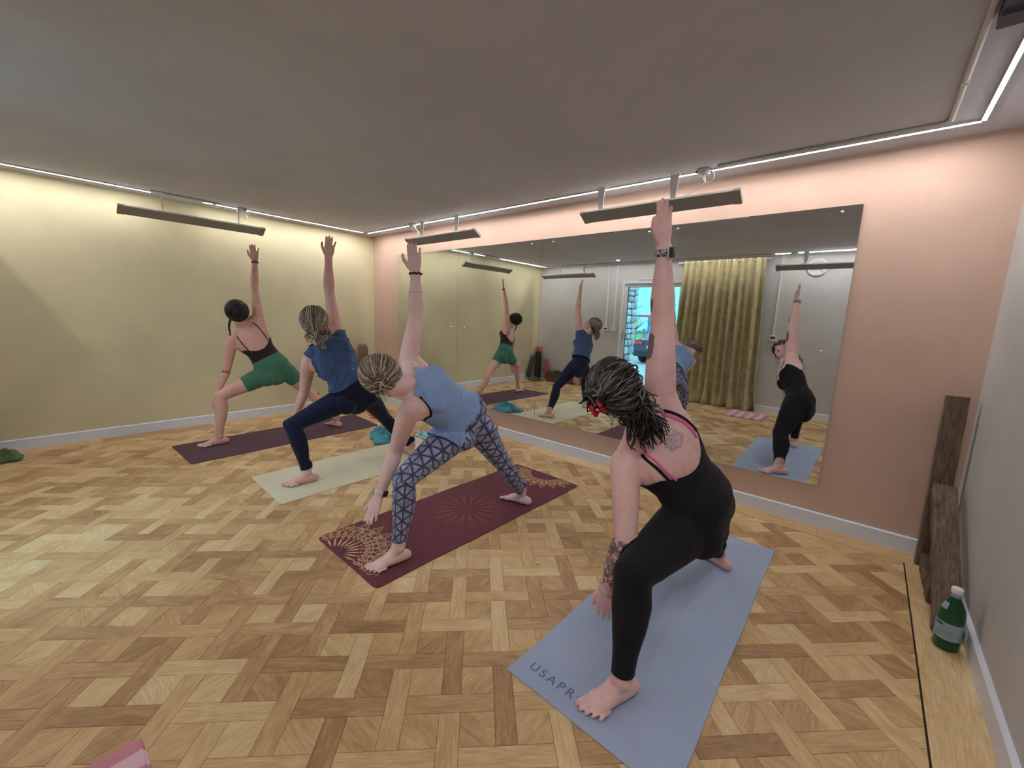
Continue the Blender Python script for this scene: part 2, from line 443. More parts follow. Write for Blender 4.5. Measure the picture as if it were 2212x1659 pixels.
# radiant heater bars on ceiling brackets
M_heatd = mat('heater_dark_face', srgb(146, 142, 140), .55, .1, var=.05)
M_heatw = mat('heater_white_housing', srgb(222, 222, 220), .35, var=.03)
M_brk = mat('bracket_white', srgb(215, 215, 214), .4, var=.04)
def heater(a, b, inward, label, jb=None, brk=(.25, .78), jl='', bw=.034, capm=None):
    """a,b ends of the wall-side lower edge; inward unit vector to the room"""
    a = Vector(a); b = Vector(b); L = (b-a).length; ex = (b-a).normalized(); ey = Vector(inward); ez = Vector((0, 0, 1))
    r = empty('heater_bar', a, math.atan2(ex.y, ex.x)); tag(r, label, 'heater', 'radiant heater bars hung from the ceiling')
    s = 1 if Vector((-ex.y, ex.x, 0)).dot(ey) > 0 else -1
    tilt = math.radians(34); wd = .112; th = .020
    # local: x along, y inward*s
    def L2(x, p, q):   # p along the face (from wall-side edge up and inward), q thickness upward
        return Vector((x, s*(p*math.cos(tilt)-q*math.sin(tilt)), p*math.sin(tilt)+q*math.cos(tilt)))
    def bx(mb, x0, x1, p0, p1, q0, q1):
        c = [L2(x, p, q) for q in (q0, q1) for p in (p0, p1) for x in (x0, x1)]
        f = [(0, 1, 3, 2), (4, 6, 7, 5), (0, 4, 5, 1), (1, 5, 7, 3), (3, 7, 6, 2), (2, 6, 4, 0)]
        mb.add(c, f)
    def fixn(o):
        bm = bmesh.new(); bm.from_mesh(o.data); bmesh.ops.recalc_face_normals(bm, faces=bm.faces); bm.to_mesh(o.data); bm.free()
    m = MB(); bx(m, 0, L, 0, wd, .003, th); fixn(m.build('housing', M_heatw, r))
    m = MB(); bx(m, .045, L-.045, .004, wd-.004, 0, .004); fixn(m.build('radiant_face', M_heatd, r))
    for x0, x1 in ((-.002, .045), (L-.045, L+.002)):
        m = MB(); bx(m, x0, x1, -.001, wd+.001, -.001, th+.001); fixn(m.build('end_cap', capm or M_heatd, r))
    top = H-a.z
    for fx in brk:
        x = L*fx; p = L2(x, wd*.5, th)
        m = MB(); w0, w1 = bw, bw*.42
        yy = p.y
        m.add([(x-w0, yy-.0015, top), (x+w0, yy-.0015, top), (x+w1, yy-.0015, p.z), (x-w1, yy-.0015, p.z),
               (x-w0, yy+.0015, top), (x+w0, yy+.0015, top), (x+w1, yy+.0015, p.z), (x-w1, yy+.0015, p.z)],
              [(0, 1, 2, 3), (7, 6, 5, 4), (0, 4, 5, 1), (1, 5, 6, 2), (2, 6, 7, 3), (3, 7, 4, 0)])
        m.box((x-w0, yy-.03, top-.003), (x+w0, yy+.03, top)); m.box((x-.018, yy-.012, p.z-.012), (x+.018, yy+.012, p.z+.010))
        fixn(m.build('bracket', M_brk, r))
    if jb is not None:
        j = Vector(jb); e = empty('junction_box', (j.x, j.y, H)); tag(e, 'round white junction box with cable loop '+jl, 'junction box', 'ceiling junction boxes')
        MB().lathe([(.043, 0), (.043, -.028), (.036, -.040), (.001, -.041)][::-1], 24).build('housing', M_pipe, e, True)
        for k in range(2): MB().tube([(0, 0, -.02), (.052*math.cos(PI*k+.5), .052*math.sin(PI*k+.5), -.02)], .009, 8).build('spout', mat('spout_grey', srgb(90, 90, 92)) if k == 0 and 'spout_grey' not in bpy.data.materials else bpy.data.materials['spout_grey'], e)
        q = (Matrix.Translation(a) @ Matrix.Rotation(math.atan2(ex.y, ex.x), 4, 'Z')) @ L2(L*brk[0 if (j.xy-a.xy).length < (j.xy-b.xy).length else -1], wd*.5, th+.004)-Vector((j.x, j.y, H))
        pts = []
        for i in range(15):
            t = i/14; w_ = math.sin(PI*t); pts.append(Vector((q.x*t, q.y*t, -.03+(q.z+.03)*t))+Vector((ex.x, ex.y, 0))*(.055*math.sin(2*PI*t))+Vector((0, 0, -.035*w_)))
        MB().tube(pts, .0032, 6).build('cable', M_trim, e, True)
        lp = [(ex.x*(.04+.035*math.sin(t)), ex.y*(.04+.035*math.sin(t))-.01, -.045-.035*(1-math.cos(t))+.02) for t in [2*PI*i/16 for i in range(15)]]
        MB().tube(lp, .003, 6).build('cable_loop', M_trim, e, True)
heater((3.68, -.228, 2.143), (4.88, -.228, 2.143), (0, -1, 0), 'radiant heater bar above the mirrors, right one over the woman in black', (4.62, -.25), (.13, .62), 'above the right mirror heater')
heater((1.225, -.228, 2.143), (2.425, -.228, 2.143), (0, -1, 0), 'radiant heater bar above the mirrors, left one near the yellow corner', (1.285, -.25), (.22, .72), 'by the left mirror heater')
heater((.232, -2.76, 2.143), (.232, -1.54, 2.143), (1, 0, 0), 'radiant heater bar over the yellow wall', (.25, -1.74), (.27, .80), 'on the yellow wall led strip', bw=.010, capm=mat('heater_beige_cap', srgb(150, 140, 128), .6, var=.05))
heater((1.48, -D+.232, 2.143), (.24, -D+.232, 2.143), (0, 1, 0), 'radiant heater bar over the door wall, left of the door', (1.22, -D+.25), (.2, .66), 'near the door')
heater((5.70, -D+.232, 2.143), (4.46, -D+.232, 2.143), (0, 1, 0), 'radiant heater bar over the door wall, right of the curtain', (4.66, -D+.25), (.2, .72), 'right of the curtain')

# dark shallow housing on the ceiling by the right wall
M_navy = mat('dark_slate_housing', srgb(82, 86, 104), .6, var=.06)
r = empty('ceiling_unit', (5.83, -2.24, H)); tag(r, 'dark slate ceiling housing at the top right beside the led strip', 'ceiling unit')
MB().box((0, 0, -.05), (W-5.83-.002, 1.02, -.001)).build('housing', M_navy, r)
MB().box((0, .92, -.062), (W-5.83-.002, 1.0, -.05)).build('rim', mat('dark_slate_rim', srgb(70, 73, 92), .6, var=.05), r)
# ------------------------------------------------------------------ door, curtain and fittings on the door wall
M_upvc = mat('white_upvc', srgb(224, 226, 232), .3, var=.02)
M_seal = mat('black_seal', (.02, .02, .022), .6)
def framebox(mb, x0, x1, z0, z1, w, y0, y1, bot=None):
    bot = w if bot is None else bot
    mb.box((x0, y0, z0), (x0+w, y1, z1)); mb.box((x1-w, y0, z0), (x1, y1, z1)); mb.box((x0+w, y0, z1-w), (x1-w, y1, z1)); mb.box((x0+w, y0, z0), (x1-w, y1, z0+bot)); return mb
dr = empty('door_1', (DX0, -D, 0)); dr['kind'] = 'structure'
dw = DX1-DX0
framebox(MB(), .0, dw, 0, DZ, .05, -.09, .012, .02).build('door_frame', M_upvc, dr)
framebox(MB(), .052, dw-.052, .022, DZ-.052, .055, -.07, -.015, .12).build('door_leaf', M_upvc, dr)
framebox(MB(), .107, dw-.107, .142, DZ-.107, .008, -.055, -.03).build('glazing_seal', M_seal, dr)
tg = NT('door_glass'); tg.set(Base_Color=(.93, .98, 1, 1), Roughness=.0); tg.b.inputs['Transmission Weight'].default_value = 1; tg.b.inputs['IOR'].default_value = 1.01
MB().box((.113, -.045, .148), (dw-.113, -.040, DZ-.113)).build('glass_pane', tg.m, dr)
hb = MB().box((.062, -.016, .98), (.092, -.004, 1.20), bev=.004).tube([(.077, -.006, 1.12), (.077, .04, 1.12), (.1, .046, 1.12), (.19, .046, 1.12)], .009, 8)
hb.build('door_handle', M_chrome, dr, True)
MB().box((dw*.28, -.004, DZ-.018+.03), (dw*.75, .014, DZ+.03), bev=.004).build('trickle_vent', M_trim, dr)
# daylight enters through the glazed door
pl = bpy.data.lights.new('daylight_portal', 'AREA'); pl.shape = 'RECTANGLE'; pl.size = dw-.2; pl.size_y = DZ-.2; pl.cycles.is_portal = True
po = bpy.data.objects.new('daylight_portal', pl); COL.objects.link(po); po.location = ((DX0+DX1)/2, -D-.10, DZ/2); po.rotation_euler = (PI/2, 0, 0)

# curtain
tcv = NT('gold_velvet'); cc = tcv.coord()
tcv.set(Base_Color=tcv.ramp(tcv.noise(cc, 9, 4), [(.3, srgb(164, 152, 112)), (.7, srgb(192, 180, 138))]), Roughness=.75)
tcv.b.inputs['Sheen Weight'].default_value = .35; tcv.bump(tcv.noise(cc, 140, 3), .2, .002); M_curt = tcv.m
cx0, cx1, cyw = 3.10, 4.30, -D+.105
cr = empty('curtain', (cx0, cyw, 0)); tag(cr, 'gold velvet floor-length curtain with gathered heading beside the garden door', 'curtain')
nu, nv = 360, 60; vs = []; fs = []
rc = random.Random(3); ph = [rc.uniform(0, 6.28) for _ in range(8)]
for j in range(nv+1):
    v = j/nv; z = 2.365*v+.004
    low = (1-v)
    spread = 1+.04*low+.06*max(0, .12-v)/.12
    for i in range(nu+1):
        u = i/nu
        a = .038*math.sin(2*PI*11*u+ph[0]+.5*low*math.sin(5*u+ph[1]))+.016*math.sin(2*PI*6.3*u+ph[2]+1.2*low)+.014*low*math.sin(2*PI*17*u+ph[3])
        pleat = .010*math.sin(2*PI*44*u)*max(0, (v-.9)/.1)
        a = a*(.55+.6*min(1, (1-v)*2.0+.1)) + pleat
        x = (cx1-cx0)*(.5+(u-.5)*spread)+.014*math.sin(2*PI*11*u*1.0+ph[4])*low-.05*low*(1-u)+.07*low*u
        puddle = max(0, .10-v)/.10
        y = a+.05*puddle*math.sin(2*PI*7*u+ph[5])+.05*puddle
        zz = z+.02*puddle*(math.sin(2*PI*13*u+ph[6])+1)*(1 if v > 0 else 0)
        if v > .972: y += .006*math.sin(2*PI*80*u)
        vs.append((x, y, zz))
for j in range(nv):
    for i in range(nu):
        a = j*(nu+1)+i; fs.append((a, a+1, a+nu+2, a+nu+1))
o = MB().add(vs, fs).build('drape', M_curt, cr, True); md = o.modifiers.new('s', 'SOLIDIFY'); md.thickness = .004
MB().box((-.12, -.03, 2.335), (cx1-cx0+.06, -.012, 2.36), bev=.003).build('curtain_track', M_trim, cr)

def wallbox(name, x, z, label, cat, w=.085, h=.085, screen=True, top=H):
    e = empty(name, (x, -D, z)); tag(e, label, cat)
    MB().box((-w/2, 0, -h/2), (w/2, .028, h/2), bev=.006).build('casing', M_trim, e)
    if screen: MB().box((-w*.32, .027, -h*.12), (w*.32, .030, h*.28)).build('screen', mat('lcd_dark', srgb(38, 46, 42), .2) if 'lcd_dark' not in bpy.data.materials else bpy.data.materials['lcd_dark'], e)
    else: MB().lathe([(.022, 0), (.02, .004), (.001, .004)], 16, Matrix.Translation((0, .028, 0)) @ Matrix.Rotation(-PI/2, 4, 'X')).build('dial', M_pipe, e)
    t = empty('cable_trunking', (x, -D, z+h/2)); tag(t, 'white cable trunking down to the '+label.replace('white ', '').replace(' with dark screen', ''), 'trunking')
    MB().box((-.014, 0, 0), (.014, .014, H-z-h/2-.001), bev=.002).build('cover', M_trim, t)
wallbox('thermostat', 1.645, 1.165, 'white thermostat with dark screen on the wall left of the door', 'thermostat')
wallbox('dial_switch', 1.817, 1.17, 'white dial switch between thermostat and door', 'switch', screen=False)
wallbox('thermostat', 4.50, 1.16, 'white thermostat with dark screen right of the curtain', 'thermostat', w=.1, h=.09)
e = empty('vent_fan', (4.93, -D, 2.20)); tag(e, 'round white extractor fan high on the wall right of the curtain', 'fan')
prof = [(.125, 0), (.125, .012), (.105, .022), (.095, .012), (.093, .004)]
Rx = Matrix.Rotation(-PI/2, 4, 'X')
MB().lathe(prof, 40, Rx).build('ring', M_trim, e, True)
MB().lathe([(.092, .003), (.001, .003)], 32, Rx).build('backing', mat('teal_dark', srgb(60, 92, 96), .5), e)
for k in range(6):
    a = PI*2*k/6
    MB().box((-.008, .006, .015), (.008, .016, .095), Matrix.Rotation(a, 4, 'Y') @ Matrix.Rotation(.25, 4, 'Z')).build('blade', M_trim, e)
MB().lathe([(.02, .004), (.018, .02), (.001, .022)], 20, Rx).build('hub', M_trim, e, True)
e = empty('wall_sensor', (5.12, -D, 2.215)); tag(e, 'small round sensor on the wall beside the extractor fan', 'sensor')
MB().lathe([(.034, 0), (.034, .02), (.026, .04), (.001, .045)], 20, Rx).build('dome', M_pipe, e, True)
# downlight in the ceiling by the door
e = empty('downlight', (2.05, -D+.5, H)); tag(e, 'small round recessed ceiling downlight near the door', 'ceiling light')
MB().lathe([(.045, 0), (.045, -.004), (.034, -.006), (.033, -.001)][::-1], 28).build('rim', M_trim, e, True)
MB().lathe([(.033, -.0015), (.001, -.0015)], 24).build('lens', M_led, e)

# ------------------------------------------------------------------ yoga mats
def mat_material(name, col, bs=220, strength=.35, rough=.7, blot=.06):
    t = NT(name); c = t.coord(); nz = t.noise(c, 3, 4); fz = t.noise(c, bs, 2, .5)
    d = tuple(x*(1-blot) for x in col[:3])+(1,); l = tuple(min(1, x*(1+blot)) for x in col[:3])+(1,)
    col2 = t.ramp(nz, [(.3, d), (.7, l)])
    col2 = t.mix(t.math('MULTIPLY', fz, .12), col2, (0, 0, 0, 1))
    t.set(Base_Color=col2, Roughness=rough); t.b.inputs['Specular IOR Level'].default_value = .35
    t.bump(fz, strength, .003); return t.m
def yoga_mat(corners, m, label, th=.0055, rad=.03, wob=.0025, seed=1):
    """corners: front-left, front-right, back-right, back-left (world xy)"""
    rr = random.Random(seed); c = [Vector((*p, 0)) for p in corners]
    org = c[0]; e = empty('yoga_mat', org); tag(e, label, 'yoga mat', 'yoga mats laid side by side on the parquet')
    def P2(u, v): return (c[0]*(1-u)*(1-v)+c[1]*u*(1-v)+c[2]*u*v+c[3]*(1-u)*v)-org
    Lx = (c[1]-c[0]).length; Ly = (c[3]-c[0]).length
    out = []
    for (cu, cv, a0) in ((rad/Lx, rad/Ly, PI), (1-rad/Lx, rad/Ly, 1.5*PI), (1-rad/Lx, 1-rad/Ly, 0), (rad/Lx, 1-rad/Ly, .5*PI)):
        for i in range(7):
            a = a0+i*PI/12; out.append((cu+rad/Lx*math.cos(a), cv+rad/Ly*math.sin(a)))
    # densify long edges so they can wander a little
    dn = []
    for i in range(len(out)):
        a, b = out[i], out[(i+1) % len(out)]; L = math.hypot((b[0]-a[0])*Lx, (b[1]-a[1])*Ly); k = max(1, int(L/.06))
        for q in range(k): dn.append((a[0]+(b[0]-a[0])*q/k, a[1]+(b[1]-a[1])*q/k))
    n = len(dn); pts = [P2(u, v) for u, v in dn]
    phs = [rr.uniform(0, 6.28) for _ in range(3)]
    pts = [p+Vector((wob*math.sin(9*p.y+phs[0]), wob*.6*math.sin(11*p.x+phs[1]), 0)) for p in pts]
    cen = sum(pts, Vector())/n
    rings = [(1.0, .0004), (1.0, th-.0012), (.997, th)]
    vs = [cen+(p-cen)*s+Vector((0, 0, z)) for s, z in rings for p in pts]
    fs = [(k*n+i, k*n+(i+1) % n, (k+1)*n+(i+1) % n, (k+1)*n+i) for k in range(2) for i in range(n)]+[tuple(2*n+i for i in range(n))]
    o = MB().add(vs, fs).build('mat_sheet', m, e)
    return e, P2, Lx, Ly
matD, PD, LxD, LyD = yoga_mat([(4.757, -2.345), (5.40, -2.36), (5.378, -.589), (4.80, -.60)], mat_material('mat_blue_foam', srgb(170, 184, 214)), 'light blue yoga mat nearest the camera with USAPRO lettering', rad=.006, seed=2)
matC, PC, LxC, LyC = yoga_mat([(3.310, -2.411), (3.976, -2.428), (4.007, -.60), (3.334, -.579)], mat_material('mat_burgundy', srgb(110, 56, 68), 160, .5, .8), 'burgundy yoga mat printed with gold mandalas', rad=.035, seed=3)
matB, PB, LxB, LyB = yoga_mat([(2.059, -2.363), (2.712, -2.383), (2.70, -.50), (2.01, -.50)], mat_material('mat_cream', srgb(224, 216, 192), 260, .35, .8), 'cream yoga mat under the woman in navy leggings', rad=.008, seed=4)
matA, PA, LxA, LyA = yoga_mat([(.747, -2.616), (1.421, -2.611), (1.335, -.774), (.655, -.72)], mat_material('mat_plum', srgb(92, 66, 80), 200, .4, .8), 'dark plum yoga mat nearest the yellow wall', rad=.02, seed=5)
# embossed lettering
cu = bpy.data.curves.new('lettering', 'FONT'); cu.body = 'USAPRO'; cu.size = .053; cu.space_character = 1.38; cu.offset = .0008; cu.extrude = .0001
tmp = bpy.data.objects.new('lettering', cu); COL.objects.link(tmp); dg = bpy.context.evaluated_depsgraph_get()
me = bpy.data.meshes.new_from_object(tmp.evaluated_get(dg)); bpy.data.objects.remove(tmp)
lo = link('lettering', me, mat('mat_lettering_blue', srgb(98, 112, 150), .6, var=.04), matD); lo.location = (.058, .062, .0057); lo.rotation_euler = (0, 0, -.012)

# printed mandalas: flat ribbons lying on the mat
def ribbon(mb, pts, w, inside, z, closed=False):
    P = [Vector((p[0], p[1])) for p in pts]; n = len(P)
    seg = range(n if closed else n-1)
    def off(i):
        a = P[i-1] if (closed or i > 0) else P[i]; b = P[(i+1) % n] if (closed or i < n-1) else P[i]
        t = b-a
        if t.length < 1e-9: t = Vector((1, 0))
        t.normalize(); return Vector((-t.y, t.x))*w*.5
    for i in seg:
        j = (i+1) % n
        if not (inside(P[i]) and inside(P[j])): continue
        oi, oj = off(i), off(j)
        mb.add([(*(P[i]+oi), z), (*(P[j]+oj), z), (*(P[j]-oj), z), (*(P[i]-oi), z)], [(3, 2, 1, 0)])
def mandala(mb, c, R, inside, z, rot=0, w=.0034, rings=True, spokes=True):
    cx, cy = c
    def pol(r, a): return (cx+r*math.cos(a+rot), cy+r*math.sin(a+rot))
    def ring(r, w=w): ribbon(mb, [pol(r, 2*PI*i/120) for i in range(120)], w, inside, z, True)
    def petals(n, r0, r1, hw, pw=w, pointy=.7, phase=0, inner=None):
        for k in range(n):
            a = 2*PI*(k+phase)/n
            L = [pol(r0+(r1-r0)*t, a+hw*math.sin(PI*t**pointy)) for t in [i/14 for i in range(15)]]
            Rr = [pol(r0+(r1-r0)*t, a-hw*math.sin(PI*t**pointy)) for t in [i/14 for i in range(15)]]
            ribbon(mb, L, pw, inside, z); ribbon(mb, Rr, pw, inside, z)
            if inner: 
                L2 = [pol(r0+(r1-r0)*(.12+.62*t), a+hw*inner*math.sin(PI*t**pointy)) for t in [i/10 for i in range(11)]]
                R2 = [pol(r0+(r1-r0)*(.12+.62*t), a-hw*inner*math.sin(PI*t**pointy)) for t in [i/10 for i in range(11)]]
                ribbon(mb, L2, pw*.8, inside, z); ribbon(mb, R2, pw*.8, inside, z)
    def scrolls(n, r, s):
        for k in range(n):
            a = 2*PI*(k+.5)/n; q = pol(r, a)
            for sg in (1, -1):
                pts = [(q[0]+s*(1-t*.8)*math.cos(a+rot+sg*(t*9)), q[1]+s*(1-t*.8)*math.sin(a+rot+sg*(t*9))) for t in [i/18 for i in range(19)]]
                ribbon(mb, pts, w*.8, inside, z)
    if spokes: petals(24, R*.14, R*.40, .028, w*1.3, 1.6)             # clubs
    for k in range(24 if spokes else 0):
        q = pol(R*.43, 2*PI*k/24); ribbon(mb, [(q[0]+.006*math.cos(t), q[1]+.006*math.sin(t)) for t in [2*PI*i/8 for i in range(8)]], w, inside, z, True)
    if rings:
        petals(32, R*.47, R*.60, .07, w, .9, 0, .5); ring(R*.61); petals(32, R*.60, R*.70, .09, w, 1.0, .5)
        scrolls(24, R*.70, R*.042); petals(20, R*.66, R*.84, .12, w, .8, 0, .55); petals(20, R*.74, R*1.0, .10, w*1.1, .65, .5, .6)
        scrolls(20, R*.80, R*.03)
        for k in range(20):
            q = pol(R*1.03, 2*PI*(k+.5)/20); ribbon(mb, [(q[0]+.004*math.cos(t), q[1]+.004*math.sin(t)) for t in [2*PI*i/6 for i in range(6)]], w, inside, z, True)
wm, hm = .655, 1.80
ins = lambda p: .008 < p.x < wm-.006-(0) and .012 < p.y < hm+.0
M_gold = mat('gold_print', srgb(238, 200, 140), .5, var=.08); M_rose = mat('rose_print', srgb(170, 76, 88), .6, var=.06)
mb = MB(); mandala(mb, (.225, -.01), .345, ins, .0058)
mb.build('mandala_print', M_gold, matC)
mb = MB(); mandala(mb, (.36, 1.83), .30, ins, .0058, spokes=False)
mb.build('mandala_print', M_gold, matC)
mb = MB()
for k in range(16):
    a = 2*PI*(k+.5)/16; c0 = (.36, .88)
    pl_ = [(c0[0]+r*math.cos(a)+hw*-math.sin(a), c0[1]+r*math.sin(a)+hw*math.cos(a)) for r, hw in [(.07, 0), (.13, .003), (.18, .010), (.215, .018), (.235, .014), (.245, 0), (.235, -.014), (.215, -.018), (.18, -.010), (.13, -.003)]]
    ribbon(mb, pl_, .004, lambda p: True, .0058, True)
    for r in [.08+.012*i for i in range(9)]:
        q = (c0[0]+r*math.cos(a), c0[1]+r*math.sin(a)); s = .0022+.0012*(r-.08)/.1
        mb.add([(q[0]-s, q[1], .0058), (q[0], q[1]-s, .0058), (q[0]+s, q[1], .0058), (q[0], q[1]+s, .0058)], [(0, 1, 2, 3)])
mb.build('flower_print', M_rose, matC)

# ------------------------------------------------------------------ cloths and towels
def crumple(name, loc, sx, sy, h, m, label, cat, seed, lobes=3, rz=0, th=.004, group=None):
    rr = random.Random(seed); n = 44; vs = []; fs = []
    w = [(rr.uniform(3, 9), rr.uniform(3, 9), rr.uniform(0, 6.28), rr.uniform(.4, 1)) for _ in range(7)]
    for j in range(n+1):
        for i in range(n+1):
            u, v = i/n*2-1, j/n*2-1
            a = math.atan2(v, u); r = max(abs(u), abs(v)); k = r/max(1e-6, math.hypot(u, v)) if r > 0 else 1
            rad = 1+.16*math.sin(lobes*a+w[0][2])+.09*math.sin((lobes+4)*a+w[1][2])
            x, y = u*k*rad*sx/2, v*k*rad*sy/2
            f = sum(q[3]*math.sin(q[0]*u*1.3+q[1]*v*1.3+q[2]+1.5*math.sin(2*u+q[2])) for q in w)/4
            z = h*(max(0, 1-r**3))*(.45+.4*abs(f))+.003+.006*abs(math.sin(9*a+w[2][2]))*(r > .9)
            x += .03*sx*math.sin(6*v+w[3][2])*(1-r); y += .03*sy*math.sin(6*u+w[4][2])*(1-r)
            vs.append((x, y, z))
    for j in range(n):
        for i in range(n):
            a = j*(n+1)+i; fs.append((a, a+1, a+n+2, a+n+1))
    e = empty(name, loc, rz); tag(e, label, cat, group); o = MB().add(vs, fs).build('cloth', m, e, True)
    md = o.modifiers.new('s', 'SOLIDIFY'); md.thickness = th; md.offset = -1 if False else 0; return e
M_teal = mat('teal_cloth', srgb(70, 148, 170), .9, var=.3, scale=14, bump=.3, bscale=150, sheen=.2)
tt = NT('pale_teal_print'); cc = tt.coord(); tt.set(Base_Color=tt.ramp(tt.noise(cc, 26, 4, .6), [(.42, srgb(60, 140, 165)), (.5, srgb(170, 205, 212)), (.62, srgb(206, 222, 222)), (.7, srgb(28, 44, 58))]), Roughness=.9)
crumple('towel', (1.80, -1.02, 0), .46, .26, .15, M_teal, 'crumpled teal towel on the floor beside the cream mat', 'towel', 4, rz=-.5)
crumple('scarf', (2.15, -.62, .006), .52, .22, .05, tt.m, 'pale blue patterned cloth on the far end of the cream mat', 'cloth', 9, rz=.1)
crumple('blanket', (.28, -3.66, 0), .34, .24, .12, mat('olive_green_cloth', srgb(70, 92, 58), .95, var=.3, bump=.4, bscale=130, sheen=.2), 'crumpled dark green blanket on the floor at the left picture edge', 'blanket', 12)
crumple('orange_cloth', (.93, -.52, 0), .34, .22, .055, mat('orange_cloth', srgb(214, 96, 62), .85, var=.15, bump=.3, bscale=130), 'orange cloth lying past the far end of the plum mat', 'cloth', 15)
# folded pink striped towel near the camera
tp = NT('pink_striped_towel'); cc = tp.coord(); sp = tp.n('ShaderNodeSeparateXYZ'); tp.l(cc, sp.inputs[0])
st = tp.math('FRACT', tp.math('MULTIPLY', sp.outputs['X'], 8.0))
colp = tp.ramp(st, [(0.0, srgb(214, 140, 158)), (.48, srgb(208, 132, 152)), (.52, srgb(234, 196, 210)), (.98, srgb(232, 192, 206))])
tp.set(Base_Color=colp, Roughness=.95); tp.b.inputs['Sheen Weight'].default_value = .3; tp.bump(tp.noise(cc, 190, 3), .6, .004)
e = empty('folded_towel', (4.088, -3.815, 0)); tag(e, 'folded pink striped towel on the floor at the bottom left', 'towel')
vs = []; fs = []; n = 30; Lx, Ly = .54, .50
for k, (z0, ins_) in enumerate(((0.001, 0), (.009, .006))):
    m_ = MB(); 
    for zz, dd in ((0, .003), (.002, 0), (.006, 0), (.008, .003)):
        for i in range(4*n):
            s, t = divmod(i, n); f = t/n
            x, y = [(f, 0), (1, f), (1-f, 1), (0, 1-f)][s]
            x = ins_+dd+x*(Lx-2*ins_-2*dd)+.004*math.sin(8*y+k); y = ins_+dd+y*(Ly-2*ins_-2*dd)+.004*math.sin(9*x+k*2)
            m_.add([(x, y, z0+zz+.0015*math.sin(14*x+9*y+k))], [])
    N4 = 4*n
    for q in range(3):
        for i in range(N4): m_.f.append((q*N4+i, q*N4+(i+1) % N4, (q+1)*N4+(i+1) % N4, (q+1)*N4+i))
    m_.f.append(tuple(3*N4+i for i in range(N4))); m_.f.append(tuple(range(N4-1, -1, -1)))
    m_.build('folded_layer', tp.m, e, True)

# ------------------------------------------------------------------ leaning timbers, glass bottle (right corner)
def timber(name_lbl, base, top, w, th, seed, col):
    """rough sawn board from base to top (centres of its lower face edge); width along x"""
    rr = random.Random(seed); b = Vector(base); t = Vector(top); ax = (t-b); L = ax.length; ax.normalize()
    e = empty('timber_board', b); tag(e, name_lbl, 'timber', 'reclaimed timbers in the corner')
    nrm = Vector((1, 0, 0)).cross(ax).normalized()
    if nrm.z < 0: nrm = -nrm
    vs = []; n = 14
    for i in range(n+1):
        s = L*i/n
        for cx, cn in ((-.5, 0), (.5, 0), (.5, 1), (-.5, 1)):
            j = Vector((cx*w+rr.uniform(-.0018, .0018), 0, 0))+nrm*(cn*th+rr.uniform(-.0015, .0015))+ax*s
            vs.append(j)
    fs = [(k*4+i, k*4+(i+1) % 4, (k+1)*4+(i+1) % 4, (k+1)*4+i) for k in range(n) for i in range(4)]+[(3, 2, 1, 0), (n*4, n*4+1, n*4+2, n*4+3)]
    o = MB().add(vs, fs).build('board', col, e)
    bm = bmesh.new(); bm.from_mesh(o.data); bmesh.ops.recalc_face_normals(bm, faces=bm.faces); bmesh.ops.bevel(bm, geom=[x for x in bm.edges if x.calc_face_angle(0) > .8], offset=.002, segments=1, affect='EDGES'); bm.to_mesh(o.data); bm.free()
    return e
tw = NT('weathered_wood'); cc = tw.coord(); 
g = tw.noise(tw.mapping(cc, (38, 5, 5)), 1.5, 5, .65, 1.2); g2 = tw.noise(tw.mapping(cc, (180, 12, 12)), 1.0, 3)
tw.set(Base_Color=tw.ramp(tw.math('ADD', tw.math('MULTIPLY', g, .7), tw.math('MULTIPLY', g2, .3)), [(.3, srgb(62, 48, 40)), (.5, srgb(104, 86, 72)), (.68, srgb(134, 116, 100)), (.8, srgb(150, 134, 120))]), Roughness=.85)
tw.bump(g2, .5, .004); M_wood = tw.m
timber('tall weathered timber standing in the right-hand corner against the mirror wall', (6.066, -.115, .002), (6.058, -.075, 1.0), .094, .045, 3, M_wood)
timber('shorter weathered timber leaning in the right-hand corner, its foot by the green bottle', (6.082, -.855, .004), (6.071, -.145, .465), .096, .055, 4, M_wood)
timber('low weathered timber offcut lying under the leaning timber in the right-hand corner', (6.080, -.60, .002), (6.080, -.17, .002), .090, .085, 6, M_wood)
tgb = NT('green_bottle_glass'); tgb.set(Base_Color=(.02, .16, .07, 1), Roughness=.12); tgb.b.inputs['Transmission Weight'].default_value = .55; tgb.b.inputs['IOR'].default_value = 1.45
e = empty('bottle', (6.072, -.955, 0)); tag(e, 'green bottle with white cap and pale blue label at the foot of the leaning timber', 'bottle')
MB().lathe([(.001, .001), (.038, .001), (.043, .010), (.043, .10), (.0425, .150), (.038, .185), (.026, .215), (.0165, .235), (.0145, .250), (.0145, .262), (.001, .262)], 32).build('bottle_body', tgb.m, e, True)
MB().lathe([(.001, .256), (.0185, .256), (.0192, .259), (.0192, .276), (.017, .279), (.001, .279)], 28).build('cap', mat('white_cap', srgb(235, 235, 238), .4, var=.02), e, True)
MB().lathe([(.0160, .238), (.0168, .240), (.0158, .252), (.0150, .254)], 28).build('neck_foil', mat('neck_foil', srgb(150, 168, 176), .4), e, True)
def label_patch(e, r0, r1, z0, z1, a0, a1, m, name, parent=None):
    n = 24; vs = []; fs = []
    for j in range(2):
        z = (z0, z1)[j]; r = (r0, r1)[j]
        for i in range(n+1):
            a = a0+(a1-a0)*i/n; vs.append((r*math.cos(a), r*math.sin(a), z))
    fs = [(i, i+1, n+2+i, n+1+i) for i in range(n)]
    return MB().add(vs, fs).build(name, m, parent or e, True)
M_lab = mat('bottle_label_paper', srgb(150, 172, 186), .6, var=.12, scale=30); M_labd = mat('label_ink', srgb(44, 62, 78), .6)
lb = label_patch(e, .0436, .0434, .052, .128, -3.3, -.5, M_lab, 'paper_label')
